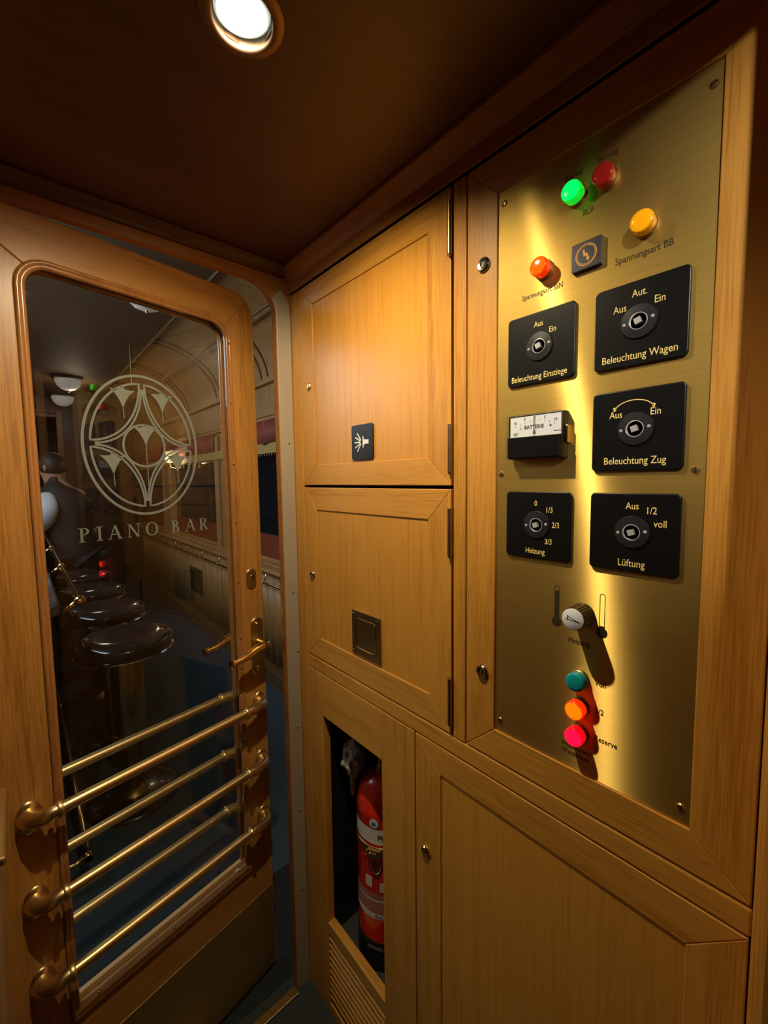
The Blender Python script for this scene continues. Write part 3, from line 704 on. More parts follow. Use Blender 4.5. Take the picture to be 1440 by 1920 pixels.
# lightning sign
b = B(); prism(b, [PM(.2487, 1.7862) @ Vector((x, y, 0)) for x, y in rrect(0, 0, .0375, .0350, .001)], (-.0065, 0, 0))
ls = fin('lightning_sign', b, simple('dark_blue_black_sign', (.022, .020, .030), .4, noise=.2, nscale=80), sc, bevel=.0006)
b = B(); MB_ = PM(.2487, 1.7862, .0066)
circ = [(.0130*math.cos(R(t)), .0130*math.sin(R(t))) for t in range(0, 360, 12)]
ribbon(b, circ, .0011, MB_, .0002); circ = [(.0113*math.cos(R(t)), .0113*math.sin(R(t))) for t in range(0, 360, 12)]; ribbon(b, circ, .0006, MB_, .0002)
flat(b, MB_, [(-.0045, .0070), (-.0020, .0070), (-.0012, .0012), (.0010, .0028), (.0034, -.0040), (.0048, -.0034), (.0030, -.0085), (-.0006, -.0050), (.0012, -.0046), (-.0002, -.0008), (-.0030, -.0022)], .0002)
fin('bolt_symbol', b, signo, ls)
# ammeter
ay, az, aw, ah, ad_ = .3130, 1.5590, .0860, .0640, .021
b = B(); box(b, -aw/2, aw/2, -ah/2, ah/2, 0, .012, 0, PM(ay, az)); box(b, -aw/2+.003, aw/2-.003, -ah/2+.002, 0, .012, ad_-.001, 0, PM(ay, az))
am = tag(fin('ammeter', b, blackp, sc, bevel=.0008), 'white-faced BATTERIE ammeter with black lower half')
b = B(); box(b, -aw/2+.004, aw/2-.004, .0003, ah/2-.0025, .012, .0135, 0, PM(ay, az)); fin('dial', b, whitep, am)
b = B(); box(b, -aw/2, aw/2, -ah/2, ah/2, .012, ad_, 0, PM(ay, az)); fin('clear_cover', b, pane_thin, am, bevel=.001)
b = B(); box(b, aw/2+.0005, aw/2+.0035, -.012, .012, .0, .010, 0, PM(ay, az)); fin('side_lug', b, brass_pol, am, bevel=.0006)
b = B(); MD = PM(ay, az, .0137)
text(b, 'BATTERIE', .0074, MD @ Matrix.Translation((-.001, .0135, 0)), 'CENTER', .0001, 0, .0001, .95); text(b, 'A', .0075, MD @ Matrix.Translation((0, .0060, 0)), 'CENTER', .0001, 0, .0001, 1)
for i, s in enumerate(('10', '5', '0', '5', '10')):
    t = (i-2)/2; text(b, s, .0052, MD @ Matrix.Translation((t*.031, .0270-abs(t)**2*.006, 0)), 'CENTER', .0001, 0, .00005, 1)
for i in range(9):
    t = (i-4)/4; x_, y_ = t*.030, .0235-t*t*.0065; flat(b, MD, [(x_-.0003, y_-.0018), (x_+.0003, y_-.0018), (x_+.0003+t*.0006, y_), (x_-.0003+t*.0006, y_)], .0001)
for s_, x_, y_ in (('-', -.022, .0130), ('+', .024, .0130)): text(b, s_, .008, MD @ Matrix.Translation((x_, y_, 0)), 'CENTER', .0001, 0, .0001, 1)
for x_, y_, l_ in ((-.0335, .0055, .008), (-.0335, .0030, .006), (.029, .0050, .010)): flat(b, MD, [(x_, y_), (x_+l_, y_), (x_+l_, y_+.0010), (x_, y_+.0010)], .0001)
fin('dial_markings', b, inkm, am)
b = B(); box(b, -.0004, .0004, .002, .0285, .0148, .0153, 0, PM(ay, az)); fin('needle', b, blackp, am)
# heating knob
ky, kz = .2440, 1.3105
b = B(); lathe(b, [(.0160, 0), (.0160, .004), (.0144, .006), (.0144, .030), (.0136, .0315), (0, .0315)], PM(ky, kz), 48)
for k in range(24):
    a = 2*PI*k/24; tube(b, [PM(ky, kz) @ Vector((.0144*math.cos(a), .0144*math.sin(a), h)) for h in (.006, .030)], .0011, 6)
kn = tag(fin('heating_knob', b, simple('polished_black_knob', (.10, .085, .06), .14, .75, noise=.1, nscale=60), sc, smooth=True, auto=40), 'fluted dark heating knob with pale cap')
b = B(); lathe(b, [(.0143, .0300), (.0145, .0318), (.0135, .0326), (0, .0327)], PM(ky, kz), 40); fin('knob_cap', b, capm, kn, smooth=True, auto=40)
b = B(); MK = PM(ky, kz, .0328) @ Matrix.Rotation(R(-14), 4, 'Z')
tri = [(.0100, 0), (-.0055, .0018), (-.0078, .0030), (-.0066, 0), (-.0078, -.0030), (-.0055, -.0018)]
ribbon(b, tri, .0007, MK, .0002); fin('pointer_mark', b, blackp, kn)

# ------------------------------------------------------------------ fire extinguisher in the niche
EX, EY, EB = .700, .815, .206
ext = empty('fire_extinguisher', (EX, EY, EB), 0, 'red fire extinguisher standing in the dark niche, brass chain round its neck', 'fire extinguisher')
er = .074; ext.scale = (1, 1, .925)
b = B(); lathe(b, [(er*.93, .055), (er, .060), (er, .455), (er*1.01, .458), (er*.985, .47), (er*.93, .505), (er*.78, .535), (er*.5, .552), (er*.32, .556), (0, .557)], None, 48)
fin('cylinder', b, bkred, ext, smooth=True, auto=40)
b = B(); lathe(b, [(0, 0), (er*1.0, 0), (er*1.03, .004), (er*1.025, .084), (er*1.01, .088), (er*.99, .088)], None, 40); fin('base_skirt', b, rubber, ext, smooth=True, auto=40)
b = B(); lathe(b, [(.026, .55), (.026, .575), (.020, .58), (.020, .61), (0, .61)], None, 24); fin('valve_neck', b, brass_dk, ext, smooth=True, auto=40)
b = B(); box(b, -.02, .07, -.012, .012, .61, .625); box(b, -.02, .08, -.010, .010, .635, .645); box(b, -.02, .02, -.014, .014, .60, .64); fin('valve_lever', b, rubber, ext, bevel=.003)
def curved(bm, z0, z1, a0, a1, r, mi=0, n=24): lathe(bm, [(r, z0), (r, z1)], None, n, mi, R(a0), R(a1))
def on_cyl(a, z, r=er+.0012):
    """matrix: local x runs round the cylinder to the right as seen from outside, y up, z outwards"""
    c, s = math.cos(R(a)), math.sin(R(a)); return Matrix(((-s, 0, c, r*c), (c, 0, s, r*s), (0, 1, 0, z), (0, 0, 0, 1)))
# the visible side faces the camera, direction about -130 degrees
b = B(); curved(b, .386, .430, 95, 290, er+.0006); fin('label_band', b, lblw, ext, smooth=True)
b = B(); curved(b, .178, .212, 95, 290, er+.0005); curved(b, .220, .236, 95, 290, er+.0005); tag(fin('instruction_label', b, lblr, ext, smooth=True), 'faded small-print label')
b = B(); curved(b, .160, .177, 95, 290, er+.0007); curved(b, .213, .219, 95, 290, er+.0007); fin('lower_label_band', b, lblw, ext, smooth=True)
b = B()
for i, ch in enumerate('PULVER'): text(b, ch, .022, on_cyl(-141+i*9.5, .406), 'CENTER', .0002, 0, .0002)
fin('large_lettering', b, txtb, ext); b = B()
for i, ch in enumerate('PULVER'): text(b, ch, .011, on_cyl(-150+i*6, .1685), 'CENTER', .0002, 0, .0001)
fin('label_lettering', b, txtb, ext)
for a_, z_, w_, h_ in ((-165, .268, .020, .030), (-134, .258, .020, .026)):
    b = B(); flat(b, on_cyl(a_, z_, er+.0006), [(-w_/2, -h_/2), (w_/2, -h_/2), (w_/2, h_/2), (-w_/2, h_/2)], .0006)
    fin('pictogram_label', b, lblw, ext)
b = B(); lathe(b, [(0, .0015), (.0125, .0010), (.0125, 0)], on_cyl(-152, .447), 24); rs = fin('round_sticker', b, lblw, ext, smooth=True, auto=40)
b = B(); lathe(b, [(0, .002), (.0055, .0018), (.0055, .001)], on_cyl(-152, .447), 16); fin('sticker_print', b, blueink, rs)
# clamp with buckle and chain
b = B(); lathe(b, [(er+.001, .356), (er+.003, .358), (er+.003, .376), (er+.001, .378)], None, 48, 0, R(60), R(330)); fin('clamp_band', b, brass_dk, ext, smooth=True, auto=40)
b = B(); box(b, -.018, .018, -.011, .011, .002, .014, 0, on_cyl(-150, .368)); box(b, -.010, .010, -.006, .006, .014, .020, 0, on_cyl(-150, .370)); box(b, .018, .034, -.003, .003, .004, .010, 0, on_cyl(-150, .366)); fin('buckle', b, brass_pol, ext, bevel=.002)
b = B()
for k in range(21):
    t = k/20; a_ = -165+34*t; z_ = .360-.060*math.sin(PI*t)**.8; lathe(b, [(0, -.0024), (.0017, -.0017), (.0024, 0), (.0017, .0017), (0, .0024)], on_cyl(a_, z_, er+.003), 8)
for a_, z_ in ((-168, .358), (-160, .350), (-128, .356)):
    tube(b, [on_cyl(a_, z_, er+.005) @ Vector((.006*math.cos(R(t)), .006*math.sin(R(t)), .002*math.sin(R(2*t)))) for t in range(0, 360, 30)], .0011, 6, closed=True)
fin('chain', b, nickel, ext, smooth=True)
b = B(); box(b, -.022, .022, -.004, .004, 0, .001, 0, on_cyl(-152, .070)); tag(fin('base_plate_label', b, simple('grey_stamp', (.16, .15, .13), .5, noise=.1, nscale=50), ext), 'small grey stamp on the base')
# cloth bundle at the valve
b = B(); bmesh.ops.create_icosphere(b, subdivisions=4, radius=1.0)
from mathutils import noise as mn
for v in b.verts:
    n_ = mn.noise(v.co*2.3)*.35+mn.noise(v.co*5+Vector((3, 1, 2)))*.18; v.co *= 1+n_; v.co = Vector((v.co.x*.024, v.co.y*.024, v.co.z*.042))
b2 = bmesh.ops.create_cone(b, segments=10, radius1=.004, radius2=.011, depth=.09, cap_ends=True)
for v in b2['verts']: v.co += Vector((.0, .005, -.055)) + Vector((mn.noise(v.co*60)*.004, 0, 0))
cl = fin('cloth', b, rag, None, smooth=True); cl.location = (.640, .868, .752); cl.scale = (1.2, 1.2, 1.12); tag(cl, 'crumpled grey cloth hanging beside the extinguisher valve in the niche', 'cloth')

# ------------------------------------------------------------------ ceiling spotlights
def spot(x, y, label):
    e = empty('ceiling_spotlight', (x, y, CZ), 0, label, 'ceiling light')
    b = B(); lathe(b, [(.0490, 0), (.0490, -.002), (.046, -.0042), (.0365, -.0050), (.0350, -.0040), (.0345, 0), (.0345, .010)], None, 48, cap=False); fin('bezel', b, simple('brown_bezel', (.22, .13, .08), .35, .6, noise=.1, nscale=60), e, smooth=True, auto=40)
    Mt = Matrix.Translation((0, 0, .0060)) @ Matrix.Rotation(R(-4), 4, 'Y') @ Matrix.Rotation(R(5), 4, 'X')
    b = B(); lathe(b, [(.0325, .006), (.0325, -.001), (.0315, -.003), (.0298, -.003), (.029, 0), (.029, .006)], Mt, 48, cap=False); fin('lamp_rim', b, simple('glass_rim', (.6, .68, .64), .15, .3, noise=.05, nscale=50, emit=(.75, 1, .85), es=.5), e, smooth=True, auto=40)
    m, n, bs = mat('halogen_reflector'); N = n.nodes.new; L = n.links.new
    tc = N('ShaderNodeTexCoord'); gr = N('ShaderNodeTexGradient'); gr.gradient_type = 'SPHERICAL'; mp = N('ShaderNodeMapping'); mp.inputs['Scale'].default_value = (31, 31, 31); mp.inputs['Location'].default_value = (0, 0, -.25)
    L(tc.outputs['Object'], mp.inputs[0]); L(mp.outputs[0], gr.inputs[0])
    mr = N('ShaderNodeMapRange'); mr.inputs[1].default_value = .1; mr.inputs[2].default_value = .75; mr.inputs[3].default_value = .7; mr.inputs[4].default_value = 7; L(gr.outputs['Fac'], mr.inputs[0])
    bs.inputs['Base Color'].default_value = (.6, .66, .62, 1); bs.inputs['Emission Color'].default_value = (.86, 1.0, .86, 1); L(mr.outputs[0], bs.inputs['Emission Strength'])
    b = B(); lathe(b, [(.0292, .0005), (.024, .003), (.017, .0055), (.0085, .007), (.0085, .004), (0, .002)], Mt, 48)
    fin('reflector', b, m, e, smooth=True, auto=60)
spot(.235, .512, 'round halogen spotlight in the ceiling in front of the glazed door')
spot(-.15, -.36, 'halogen ceiling spotlight behind the near doorway')

# leather-topped box with brass rim by the hinge side of the door
b = B(); prism(b, [(-.30, .76, 0), (-.052, .76, 0), (-.052, .93, 0), (-.30, .93, 0)], (0, 0, .975)); 
for v in b.verts:
    if v.co.z < .1: v.co.x = v.co.x if v.co.x < -.2 else -.085
bx = empty('waste_bin', (-.18, .84, 0), 0, 'tan wooden bin with a brass rim at the left edge', 'bin', inv=True)
fin('bin_body', b, brown_t, bx, bevel=.006)
b = B(); box(b, -.305, -.043, .752, .936, .975, .987); fin('brass_rim', b, brass, bx, bevel=.004)

# ------------------------------------------------------------------ bar saloon beyond the door
XW = 1.38; Y0, Y1 = 1.046, 11.0; PY = 7.0
b = B(); box(b, -1.9, XW+.05, 1.06, Y1, -.05, 0); tag(fin('floor', b, carpet_b), 'dark blue carpet of the bar saloon', kind='structure')
b = B()
for k in range(46):
    y = 1.064+.0075*k; prism(b, [(-.14, y, 0), (-.14, y+.005, 0), (-.14, y+.0035, .0035), (-.14, y+.0015, .0035)], (1.3, 0, 0))
tag(fin('door_mat', b, ribm), 'black ribbed mat on the floor behind the glazed door', 'mat')
b = B(); box(b, -1.9, .86, Y0, Y1, 2.62, 2.66)
tag(fin('ceiling', b, salx), 'boarded ceiling of the bar saloon', kind='structure')
# end wall above / outside door on saloon side
b = B(); box(b, -1.9, XW+.05, Y0-.001, Y0+.014, CZ, 2.66); box(b, -1.9, -.9, Y0, Y0+.014, 0, CZ); tag(fin('wall_back', b, salv), 'saloon side of the bulkhead', kind='structure')
# vault
b = B(); prof = [(XW-(XW-.86)*(1-math.cos(R(t))), 2.20+.42*math.sin(R(t))) for t in range(0, 91, 6)]
rows = [[b.verts.new((x, y, z)) for x, z in prof] for y in (Y0, Y1)]
rows2 = [[b.verts.new((x+.02, y, z+.02)) for x, z in prof] for y in (Y0, Y1)]
for i in range(len(prof)-1):
    b.faces.new((rows[0][i], rows[0][i+1], rows[1][i+1], rows[1][i])); b.faces.new((rows2[0][i], rows2[0][i+1], rows2[1][i+1], rows2[1][i]))
tag(fin('trim_8', b, salv, smooth=True), 'vaulted side of the saloon ceiling', kind='structure')
b = B()
for y in (1.9, 2.8, 2.9, 3.7, 3.8, 4.6, 4.7, 5.5, 5.6, 6.4, 6.5):
    tube(b, [(x-.004, y, z-.004) for x, z in prof], .007, 8)
for z, x in ((2.61, .87), (2.50, 1.135)): tube(b, [(x, Y0+.02, z), (x, PY, z)], .008, 8)
tag(fin('trim_9', b, simple('saloon_rib', (.15, .085, .035), .4, noise=.2, nscale=40), smooth=True), 'ribs of the vaulted saloon ceiling', kind='structure')
# window wall
wy = [(1.25, 3.45), (3.95, 5.35), (5.75, 7.15), (7.55, 8.95), (9.35, 10.7)]
b = B(); box(b, XW, XW+.05, Y0, Y1, 0, .90); box(b, XW, XW+.05, Y0, Y1, 1.86, 2.24)
prev = Y0
for a_, c_ in wy: box(b, XW, XW+.05, prev, a_, .90, 1.86); prev = c_
box(b, XW, XW+.05, prev, Y1, .90, 1.86)
tag(fin('wall_right', b, salv), 'wooden window wall of the bar saloon', kind='structure')
for i, (a_, c_) in enumerate(wy):
    b = B(); box(b, XW+.030, XW+.036, a_, c_, .90, 1.86); w = tag(fin('window_%d' % (i+1), b, darkgl), 'dark night window of the bar saloon', kind='structure')
    b = B(); ym = (a_+c_)/2
    for y in (a_+.012, c_-.012): box(b, XW+.004, XW+.030, y-.012, y+.012, .90, 1.86)
    for z in (.912, 1.848): box(b, XW+.004, XW+.030, a_, c_, z-.012, z+.012)
    fin('window_frame', b, sal, w, bevel=.003)
    b = B(); box(b, XW+.018, XW+.024, a_+.024, c_-.024, .924, 1.10); fin('lower_blind', b, redbl, w)
b = B()
for y in [1.12]+[(wy[i][1]+wy[i+1][0])/2 for i in range(4)]:
    for dy in (-.15, .15): 
        for f_ in (-.028, 0, .028): tube(b, [(XW-.012, y+dy+f_, .885), (XW-.012, y+dy+f_, 1.90)], .014, 10)
        box(b, XW-.014, XW, y+dy-.05, y+dy+.05, .885, 1.90)
tag(fin('trim_10', b, salv, smooth=True, auto=40), 'fluted pilasters between the saloon windows', kind='structure')
b = B(); box(b, XW-.035, XW, Y0+.02, PY, 2.18, 2.22); box(b, XW-.02, XW, Y0+.02, PY, 1.93, 1.955); box(b, XW-.028, XW, Y0+.02, PY, 1.955, 1.97)
tag(fin('trim_11', b, sal, bevel=.006), 'cornice mouldings over the saloon windows', kind='structure')
b = B()
for (a_, c_) in wy[:3]:
    n = 60; top = [b.verts.new((XW-.03-.014*math.sin(k*1.1), a_-.1+(c_-a_+.2)*k/n, 1.925)) for k in range(n+1)]; bot = [b.verts.new((XW-.032-.018*math.sin(k*1.1+.4), a_-.1+(c_-a_+.2)*k/n, 1.765+.012*math.sin(k*.55))) for k in range(n+1)]
    for k in range(n): b.faces.new((top[k], top[k+1], bot[k+1], bot[k]))
v_ = fin('valance', b, redcl, smooth=True); sm = v_.modifiers.new('solid', 'SOLIDIFY'); sm.thickness = .004
tag(v_, 'dark red gathered valance along the top of the saloon windows', 'valance')
b = B(); box(b, XW-.036, XW-.030, 1.15, 7.2, 1.695, 1.765); 
for k in range(160): lathe(b, [(0, -.010), (.005, -.004), (.004, .004), (0, .009)], Matrix.Translation((XW-.033, 1.16+k*.038, 1.685)), 6)
fin('gold_braid', b, goldc, v_)
# sill, brass rail, fluted dado, base
b = B(); box(b, XW-.11, XW, Y0+.02, Y1, .857, .885); box(b, XW-.05, XW, Y0+.02, Y1, .885, .90)
le_ = tag(fin('window_ledge', b, sal, bevel=.008), 'long wooden window ledge of the bar saloon with a thin brass rail beneath', 'ledge')
b = B(); tube(b, [(XW-.115, Y0+.06, .785), (XW-.115, Y1-.3, .785)], .0075, 12)
lr = fin('ledge_rail', b, brass_pol, le_, smooth=True, auto=50)
for k in range(12):
    b = B(); y = 1.4+.45*k; tube(b, [(XW-.115, y, .785), (XW-.095, y, .82), (XW-.09, y, .856)], .005, 8); lathe(b, [(0, -.012), (.010, -.006), (.011, 0), (.010, .006), (0, .012)], Matrix.Translation((XW-.115, y, .785)) @ Matrix.Rotation(R(90), 4, 'X'), 12); fin('rail_bracket', b, brass_pol, lr, smooth=True)
b = B(); n = 900; top = []; bot = []
for k in range(n+1):
    y = Y0+.02+(PY-Y0-.03)*k/n; x = XW-.020-.012*math.sin(y*2*PI/.105)
    top.append(b.verts.new((x, y, .852))); bot.append(b.verts.new((x, y, .13)))
for k in range(n): b.faces.new((top[k], top[k+1], bot[k+1], bot[k]))
o = fin('dado_panelling', b, salv, smooth=True); sm = o.modifiers.new('solid', 'SOLIDIFY'); sm.thickness = .004
dado = tag(o, 'fluted wooden dado below the saloon window ledge', 'panelling')
b = B(); box(b, XW-.036, XW-.024, 4.35, 4.72, .34, .60, 0)
vt = tag(fin('air_vent', b, simple('dark_vent', (.05, .035, .015), .5, noise=.2, nscale=50), dado), 'small dark air vent')
b = B(); box(b, XW-.040, XW-.036, 4.33, 4.74, .545, .557); box(b, XW-.040, XW-.036, 4.33, 4.74, .37, .382); fin('vent_bar', b, brass, vt)
b = B(); box(b, XW-.075, XW, Y0+.02, Y1, .0, .12); box(b, XW-.085, XW, Y0+.02, Y1, .115, .135)
tag(fin('baseboard_right', b, wood('dark_base', (.07, .035, .014), (.13, .07, .03), 'y', seed=21), bevel=.006), 'dark wooden baseboard of the saloon', kind='structure')
# far partition with doorway
b = B(); box(b, .50, XW, PY, PY+.06, 0, 2.66); box(b, -1.9, -1.0, PY, PY+.06, 0, 2.66); box(b, -1.0, .50, PY, PY+.06, 2.36, 2.66)
tag(fin('wall_front', b, wood('mahogany', (.055, .020, .010), (.10, .040, .018), 'z', seed=22)), 'dark partition at the far end of the bar saloon', kind='structure')
b = B(); box(b, .43, .50, PY-.03, PY, 0, 2.45); box(b, -1.0, .43, PY-.03, PY, 2.36, 2.40); box(b, -1.0, .43, PY-.035, PY, 2.42, 2.45)
tag(fin('trim_12', b, wood('mahogany_trim', (.15, .07, .04), (.24, .12, .07), 'z', seed=23), bevel=.006), 'moulded frame of the far doorway', kind='structure')
b = B(); box(b, -1.95, -1.9, Y0, Y1, 0, 2.66); tag(fin('wall_left', b, salv), 'wall behind the bar', kind='structure')
b = B(); box(b, -1.9, XW, Y1, Y1+.05, 0, 2.66); tag(fin('wall_end', b, cabd), 'dark end wall of the saloon', kind='structure')
# bar counter
bc = empty('bar_counter', (-.35, 4.2, 0), 0, 'long dark bar counter left of the row of stools', 'bar', inv=True)
b = B(); box(b, -.62, .02, 2.05, 6.6, .0, .98); fin('counter_front', b, cabd, bc, bevel=.01)
b = B(); prism(b, [(x, y, .98) for x, y in [(-.66, 1.98), (.00, 1.98), (.06, 2.00), (.095, 2.06), (.10, 2.14), (.10, 6.65), (-.66, 6.65)]], (0, 0, .045)); fin('counter_top', b, simple('dark_counter_top', (.03, .03, .034), .25, coat=.4, noise=.2, nscale=12), bc, bevel=.010, seg=3)
cn = empty('added_canopy', (-.75, 2.9, 2.62), 0, 'unseen dark canopy added over the bar, its cool glowing panel lighting the stools', 'canopy', inv=True)  # unseen canopy and panel, added for seat highlights and cool saloon light
b = B(); prism(b, [(-1.05, 1.9, 2.62), (-.50, 1.9, 2.62), (-.50, 1.9, 2.50), (-.95, 1.9, 2.03), (-1.05, 1.9, 2.03)], (0, 2.0, 0)); fin('added_canopy_body', b, cabd, cn)
b = B(); prism(b, [(-.505, 1.93, 2.485), (-.93, 1.93, 2.04), (-.920, 1.93, 2.03), (-.495, 1.93, 2.475)], (0, 1.94, 0)); fin('added_light_panel', b, simple('cool_added_glow', (.8, .9, 1), .4, emit=(.80, .91, 1.0), es=7.0), cn)  # added glow tilted towards the stool seats
b = B(); tube(b, [(.155, 1.99, 1.045), (.155, 6.3, 1.045)], .011, 14)
er_ = fin('counter_rail', b, brass_pol, bc, smooth=True, auto=50)
for y in (2.0, 2.9, 3.8, 4.7, 5.6):
    b = B(); tube(b, [(.155, y, 1.045), (.13, y, 1.025), (.10, y, 1.0)], .009, 10); lathe(b, [(0, -.016), (.012, -.012), (.017, 0), (.012, .012), (0, .016)], Matrix.Translation((.155, y, 1.045)) @ Matrix.Rotation(R(90), 4, 'X'), 16); fin('rail_bracket', b, brass_pol, er_, smooth=True)
b = B(); lathe(b, [(0, -.02), (.015, -.015), (.021, 0), (.015, .015), (0, .02)], Matrix.Translation((.155, 1.975, 1.045)) @ Matrix.Rotation(R(90), 4, 'X'), 16)
fin('rail_end_knob', b, brass_pol, er_, smooth=True)
b = B(); tube(b, [(.112, 1.80, .125), (.112, 6.3, .125)], .0125, 14)
fr_ = fin('foot_rail', b, brass_pol, bc, smooth=True, auto=50)
for y in (1.82, 2.45, 3.2, 4.0, 4.8, 5.6): b = B(); tube(b, [(.112, y, .125), (.07, y, .11), (.02, y, .11)], .010, 10); tube(b, [(.112, y-.02, .125), (.112, y+.02, .125)], .0165, 14); fin('rail_bracket', b, brass_pol, fr_, smooth=True)
# stools
stool = empty('bar_stool', (.335, 2.24, 0), 0, 'round black leather bar stool nearest the glazed door', 'bar stool', 'bar stools along the counter')
b = B(); lathe(b, [(0, .722), (.186, .722), (.196, .728), (.200, .742), (.201, .762)] + [(.121+.080*math.cos(R(t)), .762+.037*math.sin(R(t))) for t in range(6, 91, 6)] + [(.07, .7985), (0, .7985)], None, 56); fin('seat', b, leather, stool, smooth=True, auto=60)
b = B(); lathe(b, [(.16, .716), (.199, .716), (.2025, .720), (.199, .725), (.16, .725)], None, 56); fin('seat_rim', b, chrome, stool, smooth=True, auto=50)
b = B(); lathe(b, [(.068, .330), (.068, .716)], None, 40); fin('column_sleeve', b, brass_pol, stool, smooth=True, auto=50)
b = B(); lathe(b, [(.030, .012), (.030, .335)], None, 28); lathe(b, [(.060, .016), (.045, .03), (.031, .04)], None, 28); fin('column', b, brass_dk, stool, smooth=True, auto=50)
b = B(); lathe(b, [(0, .018), (.185, .016), (.197, .010), (.200, 0)], None, 56)
bs_ = fin('base_disc', b, simple('black_base_disc', (.012, .013, .014), .22, coat=.4, noise=.2, nscale=30), stool, smooth=True, auto=50)
for a_ in (20, 140, 200, 320): b = B(); lathe(b, [(0, .0035), (.004, .003), (.006, 0)], Matrix.Translation((.165*math.cos(R(a_)), .165*math.sin(R(a_)), .0165)), 12); fin('screw', b, nickel, bs_, smooth=True)
for i, (y, lb) in enumerate(((2.84, 'second round bar stool from the glazed door'), (3.44, 'third round bar stool from the glazed door'), (4.04, 'fourth round bar stool, nearest the standing person'))):
    s_ = copy_tree(stool); s_.location = (.335, y, 0); s_['label'] = lb
# ceiling lamps
lampe = empty('ceiling_bowl_lamp', (.47, 5.6, 2.62), 0, 'larger frosted glass ceiling lamp of the saloon', 'ceiling lamp', 'saloon ceiling lamps')
b = B(); box(b, -.20, .20, -.20, .20, -.03, 0); fin('mounting_plate', b, simple('dark_mount', (.05, .03, .02), .4, noise=.2, nscale=40), lampe, bevel=.006)
b = B(); lathe(b, [(.19, -.03), (.185, -.06), (.16, -.11), (.11, -.15), (.05, -.17), (0, -.175)], None, 32); fin('glass_bowl', b, frost, lampe, smooth=True)
b = B(); lathe(b, [(0, -.20), (.012, -.19), (.014, -.175), (.02, -.17)], None, 16); fin('finial', b, brass_pol, lampe, smooth=True)
lampe.scale = (.62, .62, .8)
l2 = copy_tree(lampe); l2.location = (.50, 6.75, 2.62); l2['label'] = 'frosted glass ceiling lamp before the far doorway'
l3 = copy_tree(lampe); l3.location = (.18, 8.6, 2.62); l3['label'] = 'frosted glass ceiling lamp beyond the far doorway'
l4 = copy_tree(lampe); l4.location = (.62, 2.75, 2.62); l4['label'] = 'frosted glass ceiling lamp above the nearest bar stool'
for x, y, z in ((.32, 7.6, 2.45), (.20, 8.6, 2.30)):
    b = B(); lathe(b, [(.03, .0), (.035, -.02), (0, -.025)], None, 16); o = fin('small_downlight', b, simple('lit_downlight', (1, .9, .7), .4, emit=(1, .9, .65), es=4), None, smooth=True); o.location = (x, y, z+.2)
    tag(o, 'tiny lit downlight beyond the far doorway', 'ceiling light', 'tiny downlights beyond the far doorway')
b = B(); tube(b, [(.76, 4.0, 2.62), (.76, 4.0, 2.28)], .007, 10); lathe(b, [(0, 2.25), (.02, 2.27), (.012, 2.29), (.02, 2.30)], Matrix.Translation((.76, 4.0, 0)), 16)
tag(fin('hanging_rod', b, brass_dk, smooth=True, auto=50), 'thin brass rod hanging from the saloon ceiling', 'rod')

def wall_lamp(x, y, z, sx, label):
    e = empty('wall_lamp', (x, y, z), 0, label, 'wall lamp')
    b = B(); box(b, min(0, sx*.012), max(0, sx*.012), -.03, .03, -.10, -.02); fin('backplate', b, brass, e, bevel=.004)
    for dy in (-.09, .09):
        b = B(); tube(b, [(sx*.01, 0, -.06), (sx*.06, dy*.4, -.10), (sx*.11, dy*.9, -.08), (sx*.12, dy, -.02)], .006, 10); fin('arm', b, brass_pol, e, smooth=True)
        b = B(); lathe(b, [(.048, -.03), (.034, .09), (.0325, .09), (.0465, -.03)], Matrix.Translation((sx*.12, dy, 0)), 28)
        fin('lamp_shade', b, simple('lit_cream_shade', (.8, .62, .35), .8, noise=.1, nscale=30, emit=(1, .66, .32), es=.55), e, smooth=True)
wall_lamp(XW-.006, 4.86, 1.74, -1, 'added lamp with two cream shades, standing in for lamps mirrored in the window')  # added on the pier in place of shades reflected in the window
wall_lamp(-1.9, 4.2, 1.9, 1, 'brass wall lamp with two cream shades behind the bar, nearer the door')
wall_lamp(-1.9, 5.8, 1.9, 1, 'brass wall lamp with two cream shades behind the far part of the bar')
# person at the bar, built as one skinned body
def skinned(name, verts, edges, radii, m, parent=None, sub=2, root=0):
    me = bpy.data.meshes.new(name); me.from_pydata(verts, edges, []); o = bpy.data.objects.new(name, me); COL.objects.link(o)
    me.materials.append(m)
    s = o.modifiers.new('skin', 'SKIN'); s.use_smooth_shade = True
    lay = me.skin_vertices[0].data if me.skin_vertices else None
    if lay is None:
        bm_ = bmesh.new(); bm_.from_mesh(me); l_ = bm_.verts.layers.skin.verify(); bm_.to_mesh(me); bm_.free(); lay = me.skin_vertices[0].data
    for i, r in enumerate(radii): lay[i].radius = (r if isinstance(r, tuple) else (r, r)); lay[i].use_root = (i == root)
    sb = o.modifiers.new('sub', 'SUBSURF'); sb.levels = sub; sb.render_levels = sub
    if parent: o.parent = parent
    return o
pe = empty('person', (.33, 4.66, 0), 0, 'person seen from behind leaning on the bar, dark waistcoat, one white shirt sleeve', 'person')
